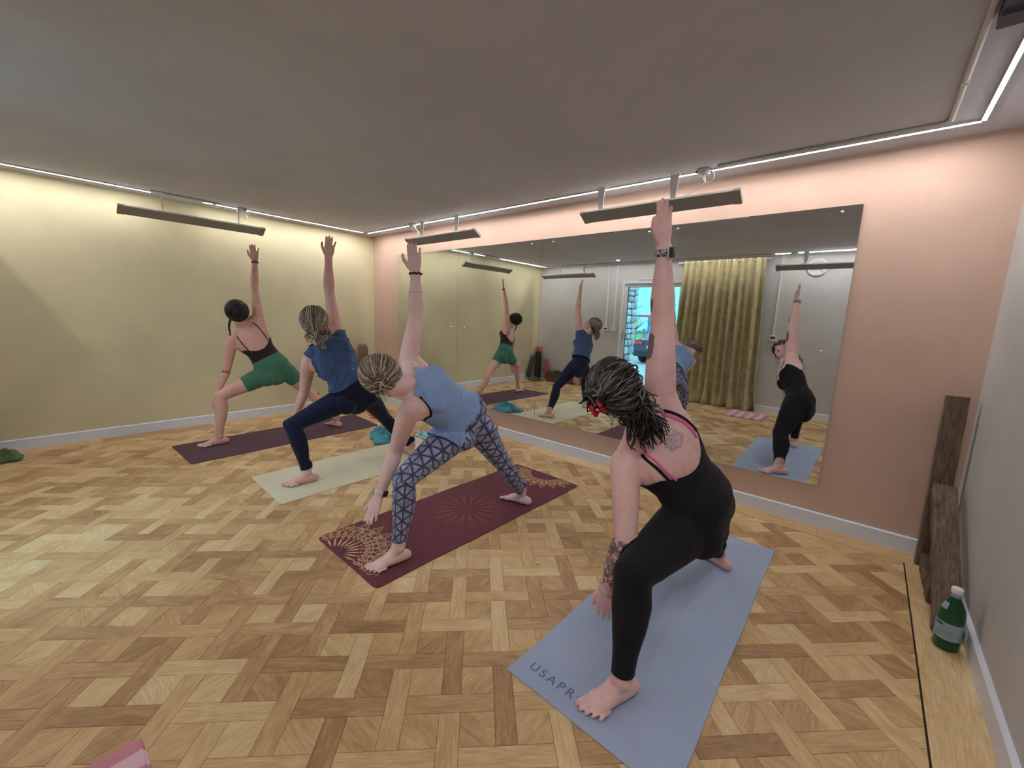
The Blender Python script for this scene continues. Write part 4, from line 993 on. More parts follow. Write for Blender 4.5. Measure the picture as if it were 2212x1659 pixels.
def make_body(key, cfg):
    J = {k: npv(*v) for k, v in POSE[key].items()}
    for k, v in cfg.get('adj', {}).items(): J[k] = J[k]+npv(*v)
    S = cfg.get('s', 1.); g = cfg.get('girth', 1.); mb = MB(); p = Person(); p.J = J; p.cfg = cfg
    # torso frame
    hl = nrm(J['hpR']-J['hpL']); sl = nrm(J['shR']-J['shL'])
    c0 = J['pel']; c3 = J['neck']; S_len = np.linalg.norm(c3-c0)
    shm = (J['shL']+J['shR'])/2
    ax = nrm(c3-c0)
    bow = cfg.get('bow', 0.)
    lat_m = nrm((hl+sl)/2); fr_m = nrm(np.cross(ax, lat_m))
    side = nrm(lat_m-ax*np.dot(lat_m, ax))
    ctrl = (c0+c3)/2+side*bow-fr_m*cfg.get('hump', .0)
    p.c0, p.c3, p.ctrl, p.hl, p.sl, p.len = c0, c3, ctrl, hl, sl, S_len
    def spine(t):
        if t < 0: return c0+(ctrl-c0)*2*t
        if t > 1: return c3+(c3-ctrl)*2*(t-1)
        return (1-t)**2*c0+2*t*(1-t)*ctrl+t*t*c3
    def lat(t):
        k = min(1, max(0, (t-.05)/.85)); return nrm(hl*(1-k)+sl*k)
    def tan(t): return nrm(spine(t+.02)-spine(t-.02))
    def fr(t): l = lat(t); return nrm(np.cross(tan(t), nrm(l-tan(t)*np.dot(l, tan(t)))))
    p.spine, p.lat, p.fr, p.tan = spine, lat, fr, tan
    k = S_len/.47
    rings = [(-.22, .110, .075, .014), (-.15, .150, .086, .012), (-.06, .172, .098, .006), (.05, .170, .104, -.004), (.16, .150, .098, .0), (.28, .130, .088, .004), (.40, .126, .086, .004), (.52, .136, .094, .004), (.64, .146, .100, .004), (.76, .148, .098, 0), (.86, .128, .086, -.004), (.94, .092, .066, -.006)]
    pts = [spine(t)+fr(t)*o*g for t, _, _, o in rings]
    ztube(mb, pts, [r*g*cfg.get('wide', 1.) for _, r, _, _ in rings], [r*g*(cfg.get('deep', 1.)) for _, _, r, _ in rings], [lat(t) for t, *_ in rings], 32)
    # buttocks
    for sd, hp, kn in ((-1, 'hpL', 'knL'), (1, 'hpR', 'knR')):
        td = nrm(J[kn]-J[hp]); b = J[hp]-fr(0)*.040*g-tan(0)*.022+td*.02
        zell(mb, b, hl, fr(0), tan(0), (.086*g, .078*g, .094*g))
    # breasts
    for sd in (-1, 1):
        zell(mb, spine(.66)+fr(.66)*.066*g+lat(.66)*sd*.062, lat(.66), fr(.66), tan(.66), (.062*g, .048*g, .060*g))
    # shoulder girdle
    for sd, sh, el in ((-1, 'shL', 'elL'), (1, 'shR', 'elR')):
        ad = nrm(J[el]-J[sh]); n0 = spine(.97)-fr(.9)*.006
        ztube(mb, [n0, n0*.5+J[sh]*.5+tan(.9)*.006, J[sh]], [.050*g, .046*g, .044*g], [.046*g, .044*g, .044*g], fr(.9), 18)
        base = spine(.74)+lat(.74)*sd*.085*g
        ztube(mb, [base, base*.5+J[sh]*.5-tan(.8)*.004, J[sh]+ad*.02], [.060*g, .056*g, .044*g], [.075*g, .060*g, .044*g], tan(.8), 18)
        lt = spine(.5)+lat(.5)*sd*.085*g-fr(.5)*.012
        ztube(mb, [lt, lt*.45+J[sh]*.55, J[sh]+ad*.03], [.05*g, .046*g, .036*g], [.05*g, .045*g, .036*g], fr(.6), 16)   # latissimus
        zell(mb, J[sh]+ad*.012, ad, nrm(np.cross(ad, fr(.9))), nrm(np.cross(ad, np.cross(ad, fr(.9)))), (.062*g, .050*g, .050*g))
        bl = spine(.74)+lat(.74)*sd*.082*g-fr(.74)*.062*g
        zell(mb, bl, lat(.74), fr(.74), tan(.74), (.058*g, .022*g, .075*g))      # shoulder blade
    # spine furrow is left by the two blades; arms
    ga = cfg.get('arm', 1.)*g
    for sd, s_, e_, w_, t_ in ((-1, 'shL', 'elL', 'wrL', 'tiL'), (1, 'shR', 'elR', 'wrR', 'tiR')):
        dors = npv(*cfg['dors'+s_[-1]])
        limb(mb, J[s_], J[e_], [(0, .046*ga, .046*ga, 0), (.25, .047*ga, .043*ga, 0), (.55, .042*ga, .039*ga, 0), (.85, .035*ga, .034*ga, 0), (1, .034*ga, .033*ga, 0)], dors)
        limb(mb, J[e_], J[w_], [(0, .034*ga, .033*ga, 0), (.22, .038*ga, .034*ga, 0), (.5, .033*ga, .029*ga, 0), (.8, .0255*ga, .021*ga, 0), (1, .0265*ga, .0195*ga, 0)], np.cross(nrm(J[w_]-J[e_]), dors))
        hc = cfg['hand'+s_[-1]]
        setattr(p, 'hand'+s_[-1], hand(mb, J[w_], J[t_], dors, s_[-1], cfg.get('hs', 1.), **hc))
    # legs
    gl = cfg.get('leg', 1.)*g
    for sd, h_, k_, a_, he, to in ((-1, 'hpL', 'knL', 'anL', 'heL', 'toL'), (1, 'hpR', 'knR', 'anR', 'heR', 'toR')):
        th = nrm(J[k_]-J[h_]); shn = nrm(J[a_]-J[k_]); a2 = nrm(npv(J[to][0]-J[he][0], J[to][1]-J[he][1], 0))
        kf = cfg['kneeL'] if h_[-1] == 'L' else cfg['kneeR']; kf = nrm(npv(*kf)); refT = nrm(np.cross(th, kf)); refS = nrm(np.cross(shn, kf))
        limb(mb, J[h_]-th*.0, J[k_], [(0, .088*gl, .092*gl, 0), (.2, .086*gl, .088*gl, 0), (.45, .074*gl, .078*gl, 0), (.7, .061*gl, .066*gl, 0), (.9, .052*gl, .056*gl, 0), (1, .050*gl, .053*gl, 0)], refT)
        limb(mb, J[k_], J[a_], [(0, .050*gl, .053*gl, 0), (.12, .050*gl, .052*gl, .006), (.3, .053*gl, .056*gl, .012), (.5, .045*gl, .050*gl, .011), (.72, .034*gl, .037*gl, .005), (.9, .029*gl, .033*gl, .002), (1, .030*gl, .035*gl, 0)], refS, -kf)
        zell(mb, J[k_]+kf*.012, refS, kf, shn, (.038*gl, .044*gl, .042*gl))
        setattr(p, 'foot'+h_[-1], foot(mb, J[a_], J[he], J[to], h_[-1], cfg.get('fs', 1.)))
    # head
    X, Y, Z = frame_head(J['head']-J['neck'] if 'hup' not in cfg else npv(*cfg['hup']), npv(*cfg['face'])); p.hx, p.hy, p.hz = X, Y, Z; hc = J['head']; p.hc = hc; q = cfg.get('head', 1.)
    Q = lambda x, y, z: hc+(X*x+Y*y+Z*z)*q
    E = lambda c, r: zell(mb, Q(*c), X, Y, Z, tuple(v*q for v in r), 24, 16)
    E((0, -.012, .026), (.073, .093, .080)); E((0, .030, -.020), (.060, .058, .078)); E((0, .045, -.072), (.036, .038, .030)); E((0, .068, .036), (.050, .022, .020))
    E((.032, .062, -.028), (.022, .022, .022)); E((-.032, .062, -.028), (.022, .022, .022)); E((0, .080, -.082), (.016, .012, .012))
    ztube(mb, [Q(0, .084, .016), Q(0, .096, -.006), Q(0, .108, -.024)], [.008*q, .009*q, .012*q], [.010*q, .010*q, .010*q], X, 12)
    for s_ in (-1, 1):
        E((s_*.010, .096, -.027), (.007, .008, .006)); E((s_*.074, -.006, -.004), (.007, .017, .030)); E((s_*.077, -.012, .012), (.008, .012, .014))
    E((0, .086, -.050), (.022, .010, .0055)); E((0, .084, -.060), (.019, .010, .006))
    nb = spine(.95)-fr(.9)*.004
    ztube(mb, [nb, nb*.5+Q(0, -.022, -.055)*.5, Q(0, -.012, -.045)], [.054*g, .050*q, .050*q], [.056*g, .052*q, .052*q], X, 20)
    # one continuous skin
    me = mb.mesh('raw'); o = bpy.data.objects.new('raw', me); COL.objects.link(o)
    md = o.modifiers.new('r', 'REMESH'); md.mode = 'VOXEL'; md.voxel_size = .0042; md.adaptivity = 0
    dg = bpy.context.evaluated_depsgraph_get(); ev = o.evaluated_get(dg); m2 = bpy.data.meshes.new_from_object(ev)
    bpy.data.objects.remove(o); bpy.data.meshes.remove(me)
    nv = len(m2.vertices); V = np.zeros(nv*3); m2.vertices.foreach_get('co', V); V = V.reshape(-1, 3)
    m2.calc_loop_triangles(); F = np.zeros(len(m2.loop_triangles)*3, int); m2.loop_triangles.foreach_get('vertices', F); F = F.reshape(-1, 3)
    Ed = np.zeros(len(m2.edges)*2, int); m2.edges.foreach_get('vertices', Ed); Ed = Ed.reshape(-1, 2)
    deg = np.bincount(Ed.ravel(), minlength=nv).astype(float)
    def lap(X_): 
        s_ = np.stack([np.bincount(Ed[:, 0], X_[Ed[:, 1], c], nv)+np.bincount(Ed[:, 1], X_[Ed[:, 0], c], nv) for c in range(3)], 1); return s_/deg[:, None]
    fine = np.zeros(nv, bool)
    for c, r in ((J['tiL']*.55+J['wrL']*.45, .125), (J['tiR']*.55+J['wrR']*.45, .125), (J['toL']*.6+J['heL']*.4, .14), (J['toR']*.6+J['heR']*.4, .14), (hc+Y*.07-Z*.02, .10)):
        fine |= np.linalg.norm(V-c, axis=1) < r
    w = np.where(fine, .25, .6)[:, None]
    for it in range(14):
        if it == 3: w = np.where(fine, .0, .6)[:, None]
        V = V+(lap(V)-V)*w
    # sole on the mat
    V[:, 2] = np.maximum(V[:, 2], .0062)
    m2.vertices.foreach_set('co', V.ravel()); m2.update()
    N = np.zeros(nv*3); m2.vertices.foreach_get('normal', N); N = N.reshape(-1, 3)
    p.V, p.F, p.N, p.lap, p.me = V, F, N, lap, m2
    # torso coordinates per vertex
    ts = np.linspace(-.35, 1.25, 81); sp = np.array([spine(t) for t in ts]); fa = np.array([fr(t) for t in ts]); la = np.array([lat(t) for t in ts]); ta = np.array([tan(t) for t in ts])
    # iterate: choose t whose plane contains the vertex
    best = np.full(nv, 1e9); T = np.zeros(nv)
    for i, t in enumerate(ts):
        d_ = (V-sp[i])@ta[i]; ad_ = np.abs(d_)+.02*np.linalg.norm(V-sp[i], axis=1); m_ = ad_ < best; best[m_] = ad_[m_]; T[m_] = t+np.clip(d_[m_]/S_len, -.03, .03)
    ii = np.clip(((T+.35)/.02).round().astype(int), 0, 80)
    la = la-ta*np.sum(la*ta, 1)[:, None]; la /= np.linalg.norm(la, axis=1)[:, None]
    p.T = T; p.Lc = np.sum((V-sp[ii])*la[ii], 1); p.Fc = np.sum((V-sp[ii])*fa[ii], 1)
    p.dA = {s_: np.minimum(segdist(V, J['sh'+s_], J['el'+s_]), np.minimum(segdist(V, J['el'+s_], J['wr'+s_]), segdist(V, J['wr'+s_], J['ti'+s_]))) for s_ in 'LR'}
    p.dLg = {s_: np.minimum(segdist(V, J['hp'+s_], J['kn'+s_]), segdist(V, J['kn'+s_], J['an'+s_])) for s_ in 'LR'}
    p.dT = segdist(V, spine(-.05), spine(.85))
    p.bvh = BVHTree.FromPolygons([tuple(v) for v in V], [tuple(int(i) for i in f) for f in F])
    return p
def segdist(V, a, b):
    d = b-a; t = np.clip(((V-a)@d)/(d@d), 0, 1); return np.linalg.norm(V-(a+t[:, None]*d), axis=1)

def clip_mesh(V, F, f, extra):
    """keep f>0, cut triangles on the zero line; extra: dict of per vertex arrays"""
    inside = f > 0; cnt = inside[F].sum(1); keep = F[cnt == 3]; part = F[(cnt > 0) & (cnt < 3)]
    newV = []; ne = {k: [] for k in extra}; cache = {}; tris = [keep]
    base = len(V)
    def cut(a, b):
        k = (a, b) if a < b else (b, a)
        if k not in cache:
            t = f[a]/(f[a]-f[b]); t = min(max(t, .02), .98); newV.append(V[a]+(V[b]-V[a])*t)
            for q in extra: ne[q].append(extra[q][a]+(extra[q][b]-extra[q][a])*t)
            cache[k] = base+len(newV)-1
        return cache[k]
    out = []
    for tri in part:
        ins_ = [int(x) for x in tri if f[x] > 0]
        a, b, c = [int(x) for x in tri]
        while not (f[a] > 0 and (len(ins_) == 1 or f[b] > 0)): a, b, c = b, c, a
        if len(ins_) == 1: out.append((a, cut(a, b), cut(a, c)))
        else: p_, q_ = cut(b, c), cut(a, c); out.append((a, b, p_)); out.append((a, p_, q_))
    F2 = np.concatenate([keep, np.array(out, int).reshape(-1, 3)]) if out else keep
    V2 = np.concatenate([V, np.array(newV).reshape(-1, 3)]) if newV else V
    E2 = {q: (np.concatenate([extra[q], np.array(ne[q]).reshape(-1, *extra[q].shape[1:])]) if newV else extra[q]) for q in extra}
    used = np.unique(F2); mp = np.full(len(V2), -1); mp[used] = np.arange(len(used))
    return V2[used], mp[F2], {q: E2[q][used] for q in E2}
def npmesh(name, V, F):
    me = bpy.data.meshes.new(name); me.vertices.add(len(V)); me.vertices.foreach_set('co', np.asarray(V, float).ravel())
    me.loops.add(len(F)*3); me.loops.foreach_set('vertex_index', np.asarray(F, np.int32).ravel()); me.polygons.add(len(F))
    me.polygons.foreach_set('loop_start', np.arange(0, len(F)*3, 3, dtype=np.int32)); me.update(calc_edges=True); me.validate(); return me
def garment(p, name, f, off, m, thick=.0018, base=None, uv=None, attrs=None):
    """shell over the body where f>0; off: distance along the normal"""
    B = p.V if base is None else base
    off = np.full(len(p.V), off) if np.isscalar(off) else off
    G = B+p.N*off[:, None]
    if base is not None:   # never dip into the skin
        d_ = np.sum((G-p.V)*p.N, 1); G = G+p.N*np.maximum(0, .0035-d_)[:, None]
    ex = dict(n=p.N)
    if uv is not None: ex['uv'] = uv
    for k_, v_ in (attrs or {}).items(): ex[k_] = v_[:, None]
    V2, F2, E2 = clip_mesh(G, p.F, f, ex)
    me = npmesh(name, V2, F2); me.materials.append(m); me.polygons.foreach_set('use_smooth', [True]*len(me.polygons))
    if uv is not None:
        ul = me.uv_layers.new(name='UVMap'); li = np.zeros(len(me.loops), int); me.loops.foreach_get('vertex_index', li); ul.data.foreach_set('uv', E2['uv'][li].ravel())
    for k_ in (attrs or {}):
        at = me.attributes.new(k_, 'FLOAT', 'POINT'); at.data.foreach_set('value', E2[k_].ravel())
    o = bpy.data.objects.new(name, me); COL.objects.link(o); o.parent = p.obj; o.matrix_parent_inverse = p.obj.matrix_basis.inverted()
    md = o.modifiers.new('s', 'SOLIDIFY'); md.thickness = thick; md.offset = -1
    return o
def child(p, mb, name, m, smooth=True):
    o = mb.build(name, m, None, smooth); o.parent = p.obj; o.matrix_parent_inverse = p.obj.matrix_basis.inverted(); return o
def surf(p, c, lift=.002):
    h = p.bvh.find_nearest(Vector(c)); return np.array(h[0])+np.array(h[1])*lift, np.array(h[1])
def strap(p, name, tl, m, w=.006, lift=.003, n=26, thick=.35):
    """tl: control points in torso coords (t, lateral, front) snapped to the skin"""
    ctr = [p.spine(t)+p.lat(t)*l+p.fr(t)*f for t, l, f in tl]
    pts = []; nn = []
    k = len(ctr)
    for i in range(n+1):
        s = i/n*(k-1); a = min(int(s), k-2); u = s-a
        p0, p1, p2, p3 = ctr[max(a-1, 0)], ctr[a], ctr[a+1], ctr[min(a+2, k-1)]
        c = .5*((2*p1)+(-p0+p2)*u+(2*p0-5*p1+4*p2-p3)*u*u+(-p0+3*p1-3*p2+p3)*u**3)
        q, nv_ = surf(p, c, lift); pts.append(q); nn.append(nv_)
    P_ = np.array(pts)
    for _ in range(3): P_[1:-1] = (P_[:-2]+P_[1:-1]*2+P_[2:])/4
    return child(p, MB().tube(P_, w, 8, flat=thick, nrm=[tuple(v) for v in nn]), name, m)
def band(p, name, a, b, t, w, m, thick=.0025, gap=.001, rr=None, n=28, wav=0.):
    """ring worn round the limb a-b at parameter t"""
    c = np.asarray(a, float)+(np.asarray(b, float)-a)*t; d = nrm(b-a); u = nrm(np.cross(d, npv(.3, .5, .8))); v = np.cross(d, u); vs = []; fs = []
    R = []
    for k in range(n):
        an = 2*PI*k/n; dr = u*math.cos(an)+v*math.sin(an); h = p.bvh.ray_cast(Vector(c), Vector(dr), .07)
        R.append(np.linalg.norm(np.array(h[0])-c) if h[0] is not None else .025)
    R = [sorted((R[k-1], R[k], R[(k+1) % n]))[1] for k in range(n)]
    for k in range(n):
        an = 2*PI*k/n; dr = u*math.cos(an)+v*math.sin(an); r0 = R[k]+gap; wv = wav*math.sin(an*7)
        for (q, s_) in ((0, -.5), (thick, -.42), (thick, .42), (0, .5)): vs.append(c+dr*(r0+q+wv*(q > 0))+d*(w*s_+wv))
    for k in range(n):
        j = (k+1) % n
        for q in range(4): fs.append((k*4+q, j*4+q, j*4+(q+1) % 4, k*4+(q+1) % 4))
    return child(p, MB().add(vs, fs), name, m), c, d, max(R)

def skin_mat(name, col, red, tattoo=None):
    t = NT(name); c = t.coord('Object'); nz = t.noise(c, 7, 4, .6); n2 = t.noise(c, 45, 3)
    base = t.ramp(t.math('ADD', t.math('MULTIPLY', nz, .75), t.math('MULTIPLY', n2, .25)), [(.32, red), (.5, col), (.7, tuple(min(1, x*1.08) for x in col[:3])+(1,))])
    if tattoo:
        tt_ = t.attr('tattoo').outputs['Fac']; v = t.n('ShaderNodeTexVoronoi', feature='DISTANCE_TO_EDGE'); v.inputs['Scale'].default_value = 46; 
        w_ = t.mapping(c, (1, 1, 1)); add = t.n('ShaderNodeVectorMath', operation='ADD'); nn_ = t.n('ShaderNodeTexNoise'); nn_.inputs['Scale'].default_value = 22; t.l(c, nn_.inputs['Vector'])
        sc_ = t.n('ShaderNodeVectorMath', operation='SCALE'); sc_.inputs['Scale'].default_value = .035; t.l(nn_.outputs['Color'], sc_.inputs[0]); t.l(c, add.inputs[0]); t.l(sc_.outputs[0], add.inputs[1]); t.l(add.outputs[0], v.inputs['Vector'])
        line = t.math('LESS_THAN', v.outputs['Distance'], .10); shade = t.math('GREATER_THAN', t.noise(c, 34, 3, .6), .47)
        ink = t.math('MULTIPLY', t.math('MAXIMUM', t.math('MULTIPLY', line, .85), t.math('MULTIPLY', shade, .6)), t.math('GREATER_THAN', t.math('ADD', tt_, t.math('MULTIPLY', t.math('SUBTRACT', t.noise(c, 30, 3), .5), .9)), .5))
        light = t.attr('tattoo_light').outputs['Fac']
        ink2 = t.math('MULTIPLY', t.math('MULTIPLY', t.math('MAXIMUM', line, t.math('MULTIPLY', shade, .5)), .5), t.math('GREATER_THAN', t.math('ADD', light, t.math('MULTIPLY', t.math('SUBTRACT', t.noise(c, 26, 3), .5), .8)), .5))
        base = t.mix(ink2, base, srgb(84, 98, 134)); base = t.mix(ink, base, srgb(58, 58, 66))
        solid = t.attr('tattoo_solid').outputs['Fac']
        base = t.mix(t.math('MULTIPLY', t.math('GREATER_THAN', t.math('ADD', solid, t.math('MULTIPLY', t.math('SUBTRACT', t.noise(c, 40, 3), .5), .9)), .5), .8), base, srgb(62, 60, 62))
    t.set(Base_Color=base, Roughness=.5); t.b.inputs['Specular IOR Level'].default_value = .4
    t.b.inputs['Subsurface Weight'].default_value = .12; t.b.inputs['Subsurface Radius'].default_value = (.012, .005, .003); t.b.inputs['Subsurface Scale'].default_value = 1.0
    t.bump(t.noise(c, 260, 3), .08, .002); return t.m

def hair_mat(name, dark, mid, light):
    t = NT(name); tn = t.attr('tone').outputs['Fac']
    c = t.coord('Object'); v = t.math('ADD', t.math('MULTIPLY', tn, .75), t.math('MULTIPLY', t.noise(c, 60, 3), .25))
    t.set(Base_Color=t.ramp(v, [(.15, dark), (.5, mid), (.85, light)]), Roughness=.38); t.b.inputs['Specular IOR Level'].default_value = .5
    t.bump(t.noise(c, 400, 2), .3, .001); return t.m
class Hair:
    """locks of hair grown as tapered tubes over the skull"""
    def __init__(s, p, seed): s.p = p; s.v = []; s.f = []; s.t = []; s.r = random.Random(seed); s.q = p.cfg.get('head', 1.)
    def H(s, x, y, z): p = s.p; return p.hc+(p.hx*x+p.hy*y+p.hz*z)*s.q
    def skull(s, dx, dy, dz, lift=.0):
        """point on the scalp in direction (local)"""
        d = nrm(npv(dx, dy, dz)); R = (.0765, .0965, .0835); c = npv(0, -.013, .026)
        k = 1/math.sqrt((d[0]/R[0])**2+(d[1]/R[1])**2+(d[2]/R[2])**2); return c+d*(k+lift)
    def lock(s, pts, r0, r1, tone, n=6, world=False):
        P_ = [np.asarray(q, float) if world else s.H(*q) for q in pts]; m_ = MB(); L = len(P_)
        rad = [r0*(1-.15*math.sin(i/(L-1)*PI))*(1-i/(L-1))+r1*(i/(L-1)) for i in range(L)]; m_.tube(P_, rad, n)
        k = len(s.v); s.v += m_.v; s.f += [tuple(i+k for i in f) for f in m_.f]; s.t += [tone]*len(m_.v)
    def cap(s, lift=.004, face=.62, low=-.62, tone=.2):
        nu, nv_ = 40, 28; vs = []; k = len(s.v)
        for j in range(nv_+1):
            th = PI*j/nv_
            for i in range(nu):
                a = 2*PI*i/nu; d = (math.sin(th)*math.cos(a), math.sin(th)*math.sin(a), math.cos(th)); q = s.skull(*d, lift)
                # tuck in the face and the underside
                if d[1] > face-.45*max(0, d[2]) or d[2] < low: q = s.skull(*d, -.022)
                vs.append(s.H(*q))
        for j in range(nv_):
            for i in range(nu): a = k+j*nu+i; b = k+j*nu+(i+1) % nu; s.f.append((a, a+nu, b+nu, b))
        s.v += [tuple(v) for v in vs]; s.t += [tone]*len(vs)
    def sweep(s, N, gather, starts, lift=.006, r=.0042, lift_end=.012, tones=(.1, .9), wave=.0):
        """locks from a start direction across the scalp to the gather point (direction)"""
        g_ = nrm(npv(*gather))
        for k in range(N):
            d0 = nrm(npv(*starts(s.r))); om = math.acos(max(-1, min(1, float(d0@g_)))); M_ = 12 if wave == 0 else 18; pts = []
            lf = s.r.uniform(.3, 1.5)*lift; ph = s.r.uniform(0, 6.28); side_ = nrm(np.cross(d0, g_)+1e-6); am = s.r.gauss(0, .075)
            for i in range(M_+1):
                u = i/M_; d = (math.sin((1-u)*om)*d0+math.sin(u*om)*g_)/max(1e-6, math.sin(om)) if om > .05 else d0
                d = d+side_*(am*math.sin(PI*u)+wave*math.sin(2*PI*1.3*u+ph)*math.sin(PI*u)); q = s.skull(*d, lf*(.5+.9*math.sin(PI*u**.7))+lift_end*u*u*s.r.uniform(.5, 1)); pts.append(q)
            s.lock(pts, r*s.r.uniform(.6, 1.3), r*s.r.uniform(.45, .9), s.r.uniform(*tones))
    def curl(s, start, end, amp, turns, r0, r1, tone, world=False, sag=(0, 0, 0), n=26, nn=5):
        a = np.asarray(start, float) if world else s.H(*start); b = np.asarray(end, float) if world else s.H(*end)
        d = nrm(b-a); u = nrm(np.cross(d, npv(.2, .9, .3))); v = np.cross(d, u); ph = s.r.uniform(0, 6.28); pts = []
        for i in range(n+1):
            t = i/n; e = amp*min(1, t*3)*(1+.5*t); pts.append(a+(b-a)*t+npv(*sag)*math.sin(PI*t)+u*e*math.cos(ph+2*PI*turns*t)+v*e*math.sin(ph+2*PI*turns*t))
        s.lock(pts, r0, r1, tone, nn, True)
    def build(s, m):
        me = bpy.data.meshes.new('hair'); me.from_pydata([tuple(map(float, v)) for v in s.v], [], s.f); me.update()
        at = me.attributes.new('tone', 'FLOAT', 'POINT'); at.data.foreach_set('value', s.t); me.materials.append(m)
        me.polygons.foreach_set('use_smooth', [True]*len(me.polygons)); o = bpy.data.objects.new('hair', me); COL.objects.link(o); o.parent = s.p.obj; o.matrix_parent_inverse = s.p.obj.matrix_basis.inverted(); return o

M_eyew = mat('eye_white', (.8, .8, .78, 1), .2, var=.02); M_iris = mat('eye_iris', srgb(70, 84, 88), .2); M_lip = mat('lip_skin', srgb(168, 96, 96), .4); M_nail = mat('nail', srgb(226, 188, 184), .25, var=.02)
def finish(key, p, label, skin, attrs=None):
    """turn the sculpted body into the top-level person, origin between the feet"""
    J = p.J; org = (J['anL']+J['anR'])/2; org = Vector((org[0], org[1], .006))
    me = p.me; me.name = 'person'; V = p.V-np.array(org); me.vertices.foreach_set('co', V.ravel()); me.materials.clear(); me.materials.append(skin); me.polygons.foreach_set('use_smooth', [True]*len(me.polygons)); me.update()
    for k_, v_ in (attrs or {}).items():
        at = me.attributes.new(k_, 'FLOAT', 'POINT'); at.data.foreach_set('value', v_)
    o = bpy.data.objects.new('person', me); COL.objects.link(o); o.location = org; tag(o, label, 'person'); p.obj = o
    q = p.cfg.get('head', 1.); Q = lambda x, y, z: p.hc+(p.hx*x+p.hy*y+p.hz*z)*q
    for s_ in (-1, 1):
        m1 = MB(); c = Q(s_*.030, .0755, .008); m1.ball(Vector(c), .0115*q, 16, 10); e = child(p, m1, 'eye', M_eyew)
        m2 = MB(); m2.ball(Vector(c+p.hy*.0068*q), (.0055*q,)*3, 12, 8); i_ = m2.build('iris', M_iris, None, True); i_.parent = e
        m3 = MB(); m3.tube([Q(s_*(.014+.030*t), .090-.016*t, .029+.006*math.sin(PI*t)) for t in [i/6 for i in range(7)]], [.002*q]*7, 6); child(p, m3, 'eyebrow', M_brow)
    m4 = MB(); m4.tube([Q(x, .0965-.35*x*x/.02*.35, -.0535+.002*math.cos(x*150)) for x in [-.022+.0044*i for i in range(11)]], [.0012]+[.0048*math.sin(PI*i/10)+.001 for i in range(1, 10)]+[.0012], 8, flat=.5, nrm=tuple(p.hy)); child(p, m4, 'lips', M_lip)
    for sd, ft in (('L', p.footL), ('R', p.footR)):
        for k, (pts, dv, r) in ft['toes'].items():
            c = pts[-1]+npv(0, 0, r*.66); z_ = nrm(npv(0, 0, 1)+dv*.25)
            m5 = MB(); zell(m5, c, ft['med'], dv, z_, (r*.62, r*.62, r*.20), 10, 6); child(p, m5, 'toenail', M_nail)
    for sd, hd in (('L', p.handL), ('R', p.handR)):
        dors = npv(*p.cfg['dors'+sd])
        for nm, pts in hd.items():
            if nm == 'thumb': continue
            d = nrm(pts[-1]-pts[-2]); n_ = nrm(dors-d*np.dot(dors, d)); c = pts[-1]-d*.009+n_*.0058
            m5 = MB(); zell(m5, c, np.cross(d, n_), d, n_, (.0046, .0062, .0016), 10, 6); child(p, m5, 'fingernail', M_nail)
    return o
M_brow = mat('brow_hair', srgb(82, 64, 50), .8)
def smoothed(p, it):
    X = p.V.copy()
    for _ in range(it): X = X+(p.lap(X)-X)*.6
    return X
def arms_out(p, r=.085, ra=None):
    """positive away from both arms (armholes are where this crosses zero)"""
    a = {}
    for s_ in 'LR':
        J = p.J; d = nrm(J['el'+s_]-J['sh'+s_]); o = segdist(p.V, J['sh'+s_]+d*(r*.55), J['el'+s_]); o = np.minimum(o, np.minimum(segdist(p.V, J['el'+s_], J['wr'+s_]), segdist(p.V, J['wr'+s_], J['ti'+s_])))
        a[s_] = o-r
    return np.minimum(a['L'], a['R'])
def torso_only(p, r=.215):
    e = np.hypot(p.Lc, p.Fc*1.15); return np.minimum(r-e, np.minimum(p.dLg['L'], p.dLg['R'])*1.0-p.dT*.75+.045)
def leg_uv(p):
    J = p.J; V = p.V; out = np.zeros((len(V), 2)); best = np.full(len(V), 1e9)
    for s_ in 'LR':
        L0 = 0
        for a, b in (('hp', 'kn'), ('kn', 'an')):
            A, B = J[a+s_], J[b+s_]; d = B-A; L = np.linalg.norm(d); d = d/L; t = (V-A)@d
            dist = segdist(V, A, B); m_ = dist < best; best[m_] = dist[m_]
            u = nrm(np.cross(d, npv(.1, .2, 1))); w = np.cross(d, u); r = V-A-np.outer(t, d); ang = np.arctan2(r@w, r@u)
            out[m_, 0] = (ang*.07)[m_]; out[m_, 1] = (L0+t)[m_]; L0 += L
    return out
def waist(p, t0):
    J = p.J; w = (t0-p.T)*p.len
    for s_ in 'LR':
        d = J['kn'+s_]-J['hp'+s_]; L = np.linalg.norm(d); tt_ = ((p.V-J['hp'+s_])@(d/L))
        w = np.maximum(w, np.minimum((tt_-.27*L), (p.dT*.95-p.dLg[s_])*.8))
    return w
def hems(p, tL=.9, tR=.9, thigh=False):
    J = p.J; f = np.full(len(p.V), 1e3)
    for s_, t in (('L', tL), ('R', tR)):
        A, B = (J['kn'+s_], J['an'+s_]) if not thigh else (J['hp'+s_], J['kn'+s_])
        d = B-A; L = np.linalg.norm(d); d = d/L; v = t*L-(p.V-A)@d
        # only for vertices that belong to this leg
        own = p.dLg[s_] < p.dLg['L' if s_ == 'R' else 'R']
        f = np.where(own, np.minimum(f, v), f)
    # keep hands out
    arm = np.minimum(p.dA['L'], p.dA['R']); leg = np.minimum(p.dLg['L'], p.dLg['R']); f = np.minimum(f, (arm/.045-np.minimum(leg, p.dT*.8)/.088)*.05)
    return f
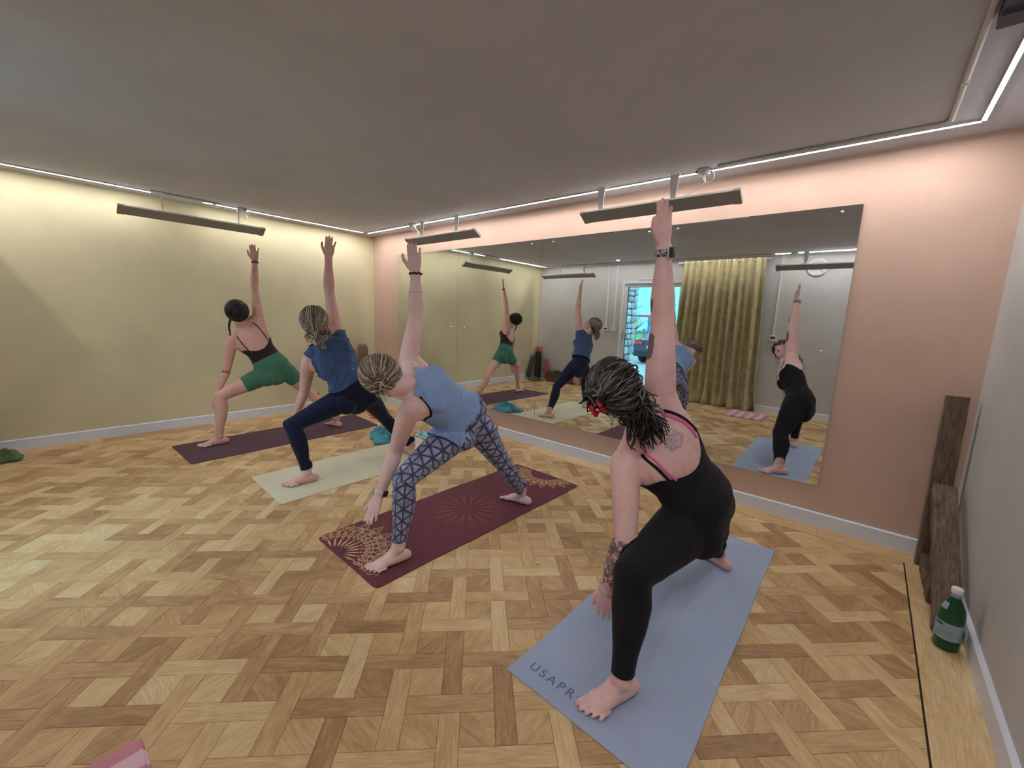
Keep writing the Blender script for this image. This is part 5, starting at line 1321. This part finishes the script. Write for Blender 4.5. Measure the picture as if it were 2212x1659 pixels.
def fabric(name, col, var=.12, rough=.8, sheen=.15, fold=0., wv=260):
    t = NT(name); c = t.coord(); nz = t.noise(c, 5, 4)
    d = tuple(x*(1-var) for x in col[:3])+(1,); l = tuple(min(1, x*(1+var)) for x in col[:3])+(1,)
    t.set(Base_Color=t.ramp(nz, [(.3, d), (.7, l)]), Roughness=rough); t.b.inputs['Sheen Weight'].default_value = sheen; t.b.inputs['Specular IOR Level'].default_value = .2
    h = t.noise(c, wv, 3); 
    if fold: h = t.math('ADD', h, t.math('MULTIPLY', t.noise(t.mapping(c, (1, 1, 1)), fold, 3, .5, 1.0), 6))
    t.bump(h, .25, .004); return t.m
def folds(p, amp, seed, f0=30.):
    """soft draped wrinkles running round the torso"""
    r = random.Random(seed); a = np.zeros(len(p.V))
    for _ in range(7):
        k = npv(r.uniform(-1, 1), r.uniform(-1, 1), r.uniform(-1, 1)); k = nrm(k)*f0*r.uniform(.5, 1.6); w = p.V@k+r.uniform(0, 6.28)+1.4*np.sin(p.V@(k[[1, 2, 0]]*.35)+r.uniform(0, 6))
        a += (1-np.abs(np.sin(w)))**2*r.uniform(.4, 1)
    return amp*a/2.2
def watch(p, sd, t, strapm, casem, facem, w=.022, cs=(.019, .0165, .0055), out=None, name='wrist_watch'):
    a, b = p.J['el'+sd], p.J['wr'+sd]; o, c, d, R = band(p, name, a, b, t, w, strapm, .0028, .0012)
    out = npv(*p.cfg['dors'+sd]) if out is None else npv(*out); n_ = nrm(out-d*np.dot(out, d)); h = p.bvh.ray_cast(Vector(c), Vector(n_), .07); r = np.linalg.norm(np.array(h[0])-c) if h[0] is not None else R
    cc_ = c+n_*(r+.0058); t_ = np.cross(n_, d); Mx = Matrix(((*d, 0), (*t_, 0), (*n_, 0), (0, 0, 0, 1))).transposed(); Mx.translation = Vector(cc_)
    cse = MB().box((-cs[0], -cs[1], -cs[2]), (cs[0], cs[1], cs[2]), Mx, bev=.004).build('watch_case', casem, None, True)
    fc = MB().box((-cs[0]*.88, -cs[1]*.88, cs[2]*.75), (cs[0]*.88, cs[1]*.88, cs[2]+.0009), Mx, bev=.0012).build('watch_face', facem, None, True)
    for x in (cse, fc): x.parent = o
    return o
M_black = mat('black_rubber', (.012, .012, .014, 1), .5); M_face = mat('watch_glass', (.012, .012, .015, 1), .08, spec=.7); M_silver = mat('silver', (.8, .8, .8, 1), .2, 1.0, var=.02)

# ================= woman in black (nearest)
cfgD = dict(girth=1.12, wide=1.05, deep=1.0, arm=1.17, leg=1.08, s=.98, hs=1.0, fs=1.0, head=1.0, bow=.035, hump=.02,
            dorsR=(.80, -.30, 0), dorsL=(.22, -.95, .1), adj=dict(wrL=(-.012, .004, 0), tiL=(-.030, .010, 0)), handR=dict(thumb=.25, spread=.5), handL=dict(thumb=.6, spread=.9, curl=.14),
            kneeL=(-.35, -.95, .1), kneeR=(-.95, .1, .25), face=(-.45, .80, .35))
pD = make_body('D', cfgD)
J = pD.J; V = pD.V
fa_ = ((V-J['elL'])@nrm(J['wrL']-J['elL']))/np.linalg.norm(J['wrL']-J['elL'])
tat = np.clip(1.45-np.abs(fa_-.40)/.46, 0, 1)*(segdist(V, J['elL'], J['wrL']) < .055)*(fa_ > -.05)
bk = np.clip(1.2-np.hypot((pD.T-.80)/.12, (pD.Lc-.015)/.065), 0, 1)*(pD.Fc < 0)
ra = ((V-J['shR'])@nrm(J['elR']-J['shR'])); out_ = nrm(npv(-.8, -.1, 0)); ring_ = (V-J['shR'])@out_
sol = np.clip(1.1-np.abs(ra-.17)/.085, 0, 1)*np.clip((ring_-.024)/.012, 0, 1)*(segdist(V, J['shR'], J['elR']) < .06)
ra2 = ((V-J['elR'])@nrm(J['wrR']-J['elR'])); sol2 = np.clip(1.1-np.abs(ra2-.045)/.04, 0, 1)*np.clip(((V-J['elR'])@out_-.022)/.010, 0, 1)*(segdist(V, J['elR'], J['wrR']) < .06)
finish('D', pD, 'woman in a black strappy jumpsuit with tattooed forearm and red hair claw', skin_mat('skin_rosy', srgb(236, 196, 194), srgb(226, 166, 164), True), dict(tattoo=tat, tattoo_light=bk, tattoo_solid=np.maximum(sol, sol2)))
M_bk = fabric('black_stretch_jersey', (.010, .011, .014, 1), .3, .85, .05)
leg = hems(pD, .93, .90)
edge = np.where(pD.Fc < 0, .47+3.2*pD.Lc**2*8*.5, .80-0*pD.Lc)          # low back, higher front
edge = .47+np.clip(8.0*pD.Lc**2, 0, .16)+np.clip((pD.Fc+.03)/.10, 0, 1)*.20
top = (edge-pD.T)*pD.len
f = np.minimum(np.minimum(leg, np.maximum(top, waist(pD, .1))), np.maximum(arms_out(pD, .066), waist(pD, .0)))
garment(pD, 'jumpsuit', f, .0042+folds(pD, .0015, 3, 45)*(np.abs(pD.T-.25) < .25), M_bk)
wl = np.minimum(.0045-np.abs(pD.T-.20)*pD.len, .2-np.minimum(pD.dT, .3)); wl = np.minimum(wl, np.minimum(pD.dA['L'], pD.dA['R'])-.08)
garment(pD, 'waist_seam', wl, .0062, M_bk)
M_pinks = fabric('hot_pink_strap', srgb(244, 104, 176), .05, .5)
for s_ in (-1, 1):
    strap(pD, 'shoulder_strap', [(.60, s_*.118, -.085), (.74, s_*.118, -.10), (.88, s_*.104, -.07), (.97, s_*.090, .0), (.90, s_*.075, .07), (.80, s_*.08, .10)], M_bk, .0058, .0045)
    strap(pD, 'bra_strap', [(.575, s_*.100, -.09), (.72, s_*.103, -.10), (.86, s_*.090, -.07), (.95, s_*.078, .0), (.90, s_*.064, .06)], M_pinks, .0052, .0038)
tw_ = NT('leopard_strap'); cc = tw_.coord(); vv = tw_.n('ShaderNodeTexVoronoi', feature='DISTANCE_TO_EDGE'); vv.inputs['Scale'].default_value = 75; tw_.l(cc, vv.inputs['Vector'])
tw_.set(Base_Color=tw_.mix(tw_.math('LESS_THAN', vv.outputs['Distance'], .14), (.012, .012, .014, 1), srgb(176, 176, 172)), Roughness=.6)
watch(pD, 'R', .93, tw_.m, M_silver, M_face, .026, (.021, .018, .0055), (.75, -.25, 0))
for t_, w_ in ((.90, .0022), (1.02, .003)):
    band(pD, 'bracelet', J['elL'], J['wrL'], t_, w_, M_silver, .0018, .0015, wav=.0006 if t_ > 1 else 0)
h = Hair(pD, 11); h.cap(.007, .55, -.75, .15)
GD = (-.56, -.78, .24)
h.sweep(600, GD, lambda r: (r.uniform(-1, 1), r.uniform(-.2, .85), r.uniform(.0, 1.1)), .018, .0036, .022, (0, .95), .07)
h.sweep(160, GD, lambda r: (r.uniform(.2, 1), r.uniform(-1, .3), r.uniform(-.9, .3)), .012, .0042, .022, (0, .85), .06)
h.sweep(90, GD, lambda r: (r.uniform(-1, -.4), r.uniform(-.9, .4), r.uniform(-.8, .2)), .012, .004, .02, (0, .7))
g0 = h.skull(*GD, .03)
for k in range(46):      # twisted bulk above the clip
    a = h.r.uniform(0, 6.28); e = npv(h.r.uniform(-.055, .05), h.r.uniform(-.03, .02), h.r.uniform(-.02, .085)); h.curl(g0, g0+e, h.r.uniform(.008, .016), h.r.uniform(.6, 1.2), .006, .0025, h.r.uniform(0, .8))
for k in range(110):      # loose curls at the nape, falling towards the upper back
    st = npv(h.r.uniform(-.02, .075), h.r.uniform(-.115, -.08), h.r.uniform(-.06, .0)); en = st+npv(h.r.uniform(-.02, .05), h.r.uniform(-.05, -.01), h.r.uniform(-.16, -.07)); h.curl(st, en, h.r.uniform(.006, .014), h.r.uniform(.45, 1.1), .0062, .0022, h.r.uniform(0, .6))
for k in range(26):
    st = npv(h.r.uniform(.05, .085), h.r.uniform(-.08, .02), h.r.uniform(-.05, .02)); en = st+npv(h.r.uniform(.0, .05), h.r.uniform(-.04, .0), h.r.uniform(-.12, -.04)); h.curl(st, en, .010, h.r.uniform(.5, 1.1), .0055, .0018, h.r.uniform(0, .7))
for k in range(9):
    st = npv(h.r.uniform(-.085, -.06), h.r.uniform(-.06, .03), h.r.uniform(-.05, .0)); h.curl(st, st+npv(h.r.uniform(-.03, .01), -.01, h.r.uniform(-.14, -.06)), .008, 1.2, .0012, .0006, .1)
h.build(hair_mat('dark_streaked_hair', srgb(18, 14, 16), srgb(38, 32, 33), srgb(150, 142, 140)))
M_red = mat('red_plastic', srgb(206, 22, 44), .18, var=.03)
gc = npv(*g0)+npv(-.006, -.014, -.006); m1 = MB()
for s_ in (-1, 1):
    m1 = MB()
    for i in range(5):
        u = -.022+.011*i; m1.tube([h.H(*(gc+npv(s_*.004, .0, u*.9))), h.H(*(gc+npv(s_*.020, -.012, u))), h.H(*(gc+npv(s_*.026, .006, u*1.05))), h.H(*(gc+npv(s_*.014, .024, u)))], [.0055, .0062, .005, .003], 8)
    m1.tube([h.H(*(gc+npv(s_*.014, -.010, -.026))), h.H(*(gc+npv(s_*.016, -.013, 0))), h.H(*(gc+npv(s_*.014, -.010, .026)))], [.006, .007, .006], 8)
    child(pD, m1, 'hair_claw', M_red)
child(pD, MB().tube([h.H(*(gc+npv(-.006, -.012, 0))), h.H(*(gc+npv(.006, -.012, 0)))], .006, 10), 'clip_spring', M_silver)

# ================= woman in light blue top
cfgC = dict(girth=1.02, wide=1.04, s=.97, arm=1.17, leg=1.06, bow=.03, hump=.015, hs=1.0, fs=.98,
            dorsR=(.62, -.78, 0), dorsL=(.30, -.92, .2), handR=dict(thumb=1.15, spread=.55, little=-8), handL=dict(thumb=.7, spread=.8, curl=.1),
            kneeL=(-.25, -.95, .1), kneeR=(-.95, .1, .25), face=(-.66, .72, -.05), hup=(-.38, -.32, .75), adj=dict(elL=(-.030, .020, -.012), wrL=(-.045, .030, -.018), tiL=(-.045, .030, -.018)))
pC = make_body('C', cfgC); J = pC.J; V = pC.V
finish('C', pC, 'woman in a light blue racerback top and grey patterned leggings', skin_mat('skin_pale', srgb(238, 204, 202), srgb(228, 180, 178)))
t = NT('geometric_leggings'); uvc = t.coord('UV'); nz3 = t.n('ShaderNodeTexNoise'); nz3.inputs['Scale'].default_value = 26; t.l(uvc, nz3.inputs['Vector'])
sc_ = t.n('ShaderNodeVectorMath', operation='SCALE'); sc_.inputs['Scale'].default_value = .010; t.l(nz3.outputs['Color'], sc_.inputs[0]); ad_ = t.n('ShaderNodeVectorMath', operation='ADD'); t.l(uvc, ad_.inputs[0]); t.l(sc_.outputs[0], ad_.inputs[1])
sx = t.n('ShaderNodeSeparateXYZ'); t.l(ad_.outputs[0], sx.inputs[0]); U_, V_ = sx.outputs[0], sx.outputs[1]; cell = .060
def tri_line(a):   # distance to the nearest line of one family
    s_ = t.math('ADD', t.math('MULTIPLY', U_, math.cos(a)/cell), t.math('MULTIPLY', V_, math.sin(a)/cell)); fr_ = t.math('ABSOLUTE', t.math('SUBTRACT', t.math('FRACT', s_), .5)); return t.math('SUBTRACT', .5, fr_)
d0_ = t.math('MINIMUM', tri_line(0.0), t.math('MINIMUM', tri_line(PI/3), tri_line(2*PI/3)))
ln_ = t.ramp(d0_, [(.05, (1, 1, 1)), (.14, (0, 0, 0))])
bn_ = t.ramp(t.noise(ad_.outputs[0], 34, 3, .6), [(.35, srgb(128, 136, 172)), (.55, srgb(160, 166, 204)), (.7, srgb(190, 192, 226))])
t.set(Base_Color=t.mix(ln_, bn_, srgb(58, 62, 92)), Roughness=.8); t.b.inputs['Sheen Weight'].default_value = .15; t.bump(t.noise(t.coord(), 240, 2), .2, .003)
garment(pC, 'leggings', np.minimum(hems(pC, .90, .88), waist(pC, .22)), .0038, t.m, uv=leg_uv(pC))
sm = smoothed(pC, 12)
M_lb = fabric('heather_blue_jersey', srgb(140, 168, 216), .10, .85, .2)
nb_ = np.linalg.norm(V-(pC.spine(1.05)), axis=1)-.050
isb = np.clip((-pC.Fc-.005)/.02, 0, 1)
pass
fo = []
for s_ in 'LR':
    d = nrm(J['el'+s_]-J['sh'+s_]); o_ = segdist(V, J['sh'+s_]+d*.03-pC.tan(.8)*.012, J['el'+s_]); o_ = np.minimum(o_, segdist(V, J['el'+s_], J['ti'+s_])); fo.append(o_-(.090+(.026 if s_ == 'L' else .032)*isb))
fo = np.minimum(*fo)
hemf = (pC.T-(.10-.02*np.sin(pC.Lc*30)))*pC.len
f = np.minimum(np.minimum(fo, hemf), np.minimum((1.04-pC.T)*pC.len, nb_))
wr_ = folds(pC, .016, 7, 30)*np.clip((.70-pC.T)/.35, 0, 1)+folds(pC, .006, 8, 60)*np.clip((.5-pC.T)/.3, 0, 1)
f = np.minimum(f, torso_only(pC))
garment(pC, 'tank_top', f, .008+wr_, M_lb, base=sm)
fb = np.minimum(np.minimum(fo+.010, nb_+.009), np.minimum((pC.T-.5)*pC.len, (.95-pC.T)*pC.len))
garment(pC, 'sports_bra', np.minimum(fb, torso_only(pC)), .0042, M_bk)
watch(pC, 'L', .93, mat('white_watch_strap', srgb(226, 216, 222), .5, var=.03), M_black, M_face, .020, (.017, .016, .005), (.85, .25, .1))
band(pC, 'hair_tie_bracelet', J['elR'], J['wrR'], .96, .011, M_black, .006, .001, wav=.0022)
band(pC, 'bangle', J['elR'], J['wrR'], .52, .0035, M_silver, .0018, .0012)
band(pC, 'ring', pC.handR['thumb'][2], pC.handR['thumb'][3], .3, .005, M_silver, .0012, .0006, n=14)
band(pC, 'ring', pC.handR['ring'][0], pC.handR['ring'][2], .55, .003, M_silver, .001, .0005, n=14)
h = Hair(pC, 5); h.cap(.006, .55, -.6, .3); GC = (.0, -.85, -.36)
h.sweep(860, GC, lambda r: (r.uniform(-1, 1), r.uniform(-.1, .9), r.uniform(.0, 1.0)), .010, .0027, .014, (.05, 1))
h.sweep(200, GC, lambda r: (r.choice((-1, 1))*r.uniform(.6, 1), r.uniform(-.5, .5), r.uniform(-.5, .3)), .006, .0034, .012, (.05, .9))
h.sweep(70, GC, lambda r: (r.uniform(-.6, .6), r.uniform(-.6, -.2), r.uniform(-1, -.8)), .004, .0034, .01, (.05, .8))
g0 = h.skull(*GC, .012)
for k in range(80):
    h.curl(g0+npv(0, -.004, 0), g0+npv(h.r.uniform(-.045, .055), h.r.uniform(-.045, -.01), h.r.uniform(-.055, .03)), h.r.uniform(.006, .013), h.r.uniform(.5, 1.1), .0050, .0022, h.r.uniform(.1, .9))
for k in range(16):
    h.curl(g0, g0+npv(h.r.uniform(-.03, .04), h.r.uniform(-.05, .0), h.r.uniform(-.10, -.05)), .006, .8, .0022, .0008, h.r.uniform(.3, 1))
h.build(hair_mat('ash_blonde_hair', srgb(62, 50, 42), srgb(122, 104, 84), srgb(206, 192, 172)))
m1 = MB().tube([h.H(*(g0+npv(.017*math.cos(a), -.004, .017*math.sin(a)))) for a in [2*PI*i/16 for i in range(17)]], .0035, 8); child(pC, m1, 'hair_tie', mat('white_elastic', srgb(228, 224, 220), .6))

# ================= woman in navy leggings
cfgB = dict(girth=1.0, s=1.0, arm=1.12, leg=1.06, bow=.02, hump=.01, hs=1.0, fs=1.02,
            dorsR=(.72, -.68, 0), dorsL=(-.2, -.9, 0), handR=dict(thumb=.95, spread=.5, little=-14), handL=dict(thumb=.6, spread=.9, curl=.1),
            kneeL=(-.2, -.97, .1), kneeR=(-.95, .1, .25), face=(-.70, .35, .35))
pB = make_body('B', cfgB); J = pB.J; V = pB.V
finish('B', pB, 'woman in a loose navy blue vest and navy leggings', skin_mat('skin_tan', srgb(224, 178, 168), srgb(210, 154, 146)))
M_nv = fabric('navy_leggings', srgb(20, 26, 54), .2, .75, .08)
garment(pB, 'leggings', np.minimum(hems(pB, .93, .90), waist(pB, .34)), .0038, M_nv)
sm = smoothed(pB, 16)
nb_ = np.linalg.norm(V-pB.spine(1.02), axis=1)-.062
f = np.minimum(np.minimum(arms_out(pB, .112), (pB.T-(.20+.02*np.sin(pB.Lc*22+1)))*pB.len), np.minimum((1.02-pB.T)*pB.len, nb_))
sag_ = .009+.010*np.clip((.55-pB.T)/.3, 0, 1)
f = np.minimum(f, torso_only(pB))
garment(pB, 'vest', f, sag_+folds(pB, .016, 17, 24), fabric('navy_blue_vest', srgb(62, 84, 126), .14, .85, .2), base=sm)
garment(pB, 'sports_bra', np.minimum(np.minimum(arms_out(pB, .090), (pB.T-.5)*pB.len), np.minimum((.72-pB.T)*pB.len, torso_only(pB))), .0042, M_bk)
lg = MB(); q_, n_ = surf(pB, pB.spine(.38)+pB.lat(.38)*.07-pB.fr(.38)*.2, .022); zell(lg, q_, pB.lat(.38), pB.tan(.38), n_, (.006, .008, .0015), 12, 6); child(pB, lg, 'small_logo', mat('silver_print', srgb(186, 200, 220), .4))
h = Hair(pB, 9); h.cap(.008, .55, -.7, .3); GB = (-.05, -.85, -.30)
h.sweep(640, GB, lambda r: (r.uniform(-1, 1), r.uniform(-.2, .9), r.uniform(.0, 1.0)), .010, .0030, .014, (.05, 1), .03)
h.sweep(150, (.0, -.62, -.75), lambda r: (r.choice((-1, 1))*r.uniform(.5, 1), r.uniform(-.5, .5), r.uniform(-.5, .4)), .010, .0040, .014, (.05, .95))
g0 = h.skull(*GB, .014)
for k in range(90):
    h.curl(g0, g0+npv(h.r.uniform(-.01, .05), h.r.uniform(-.06, -.01), h.r.uniform(-.15, -.07)), h.r.uniform(.006, .013), h.r.uniform(.5, 1.3), .0050, .0014, h.r.uniform(.1, 1))
for k in range(70):
    st = npv(h.r.uniform(-.08, .08), h.r.uniform(-.085, -.03), h.r.uniform(-.07, -.01)); h.curl(st, st+npv(h.r.uniform(-.02, .02), h.r.uniform(-.03, .0), h.r.uniform(-.085, -.03)), .010, h.r.uniform(.6, 1.4), .0045, .0012, h.r.uniform(.1, .9))
h.build(hair_mat('greying_brown_hair', srgb(56, 46, 40), srgb(118, 102, 88), srgb(190, 178, 164)))
m1 = MB().tube([h.H(*(g0+npv(.018*math.cos(a), -.006, .018*math.sin(a)-.004))) for a in [2*PI*i/16 for i in range(17)]], .0032, 8); child(pB, m1, 'hair_tie', mat('grey_elastic', srgb(196, 196, 192), .6))

# ================= woman in green shorts (furthest)
cfgA = dict(girth=.98, s=1.03, arm=1.08, leg=1.04, bow=.015, hump=.0, hs=1.0, fs=1.02,
            dorsR=(.85, -.5, 0), dorsL=(.3, -.9, .2), handR=dict(thumb=.8, spread=.5, little=-17), handL=dict(thumb=.5, spread=.9, curl=.15),
            kneeL=(-.1, -.98, .1), kneeR=(-.95, .1, .25), face=(-.80, .42, .30), head=1.05, adj=dict(head=(-.012, .010, -.034)))
pA = make_body('A', cfgA); J = pA.J; V = pA.V
faL = ((V-J['elL'])@nrm(J['wrL']-J['elL']))
finish('A', pA, 'woman in green shorts and dark low-backed top lunging on the plum mat', skin_mat('skin_warm', srgb(220, 170, 158), srgb(206, 146, 136), True),
       dict(tattoo=np.clip(1.1-np.abs(faL-.02)/.03, 0, 1)*(segdist(V, J['elL'], J['wrL']) < .06)*.75, tattoo_light=np.zeros(len(V)), tattoo_solid=np.zeros(len(V))))
M_gr = fabric('green_seamless_knit', srgb(66, 114, 94), .14, .8, .2)
garment(pA, 'shorts', np.minimum(hems(pA, .47, .42, True), waist(pA, .36)), .0042, M_gr)
kn_ = np.minimum(pA.dLg['L'], pA.dLg['R'])
M_br = fabric('dark_brown_rib', srgb(48, 34, 34), .15, .8, .1)
edge = .42+np.clip(9.0*pA.Lc**2, 0, .14)+np.clip((pA.Fc+.02)/.09, 0, 1)*.24
garment(pA, 'camisole', np.minimum(np.minimum((edge-pA.T)*pA.len, (pA.T-.24)*pA.len), arms_out(pA, .064)), .0052, M_br)
for s_ in (-1, 1):
    strap(pA, 'shoulder_strap', [(.50, s_*.108, -.08), (.68, s_*.112, -.10), (.86, s_*.102, -.07), (.98, s_*.090, .0), (.90, s_*.072, .07), (.72, s_*.075, .10)], M_br, .0048, .003)
band(pA, 'wristband', J['elR'], J['wrR'], .95, .018, M_black, .0035, .001)
h = Hair(pA, 4); h.cap(.006, .55, -.62, .2); GA = (-.55, -.62, -.55)
h.sweep(380, GA, lambda r: (r.uniform(-1, 1), r.uniform(-.2, .9), r.uniform(.0, 1.0)), .008, .0038, .012, (.0, .6))
h.sweep(150, GA, lambda r: (r.uniform(.3, 1), r.uniform(-.8, .4), r.uniform(-.8, .3)), .007, .0038, .012, (.0, .5))
h.sweep(80, GA, lambda r: (r.uniform(-1, -.6), r.uniform(-.3, .5), r.uniform(-.4, .3)), .006, .0038, .012, (.0, .5))
g0 = npv(*h.H(*h.skull(*GA, .008))); g1 = J['shL']+npv(.0, -.01, .085)
for s_ in range(3):
    pts = []
    for i in range(40):
        t_ = i/39; a = 2*PI*(t_*4.5+s_/3); w_ = .009*(1-.4*t_); c = g0*(1-t_)+g1*t_+npv(-.0, -.012, 0)*math.sin(PI*t_)
        pts.append(c+npv(math.cos(a)*w_, math.cos(a)*w_*.3, math.sin(2*a)*w_*.3)+npv(0, 0, 0)+npv(.5, -.85, 0)*math.sin(a)*w_*.6)
    h.lock(pts, .0075, .0045, .15+.1*s_, 8, True)
for k in range(14): h.curl(g1, g1+npv(h.r.uniform(-.01, .01), h.r.uniform(-.01, .01), -.035), .003, .5, .003, .0008, .2, True)
h.build(hair_mat('black_brown_hair', srgb(16, 12, 12), srgb(32, 25, 24), srgb(66, 52, 46)))
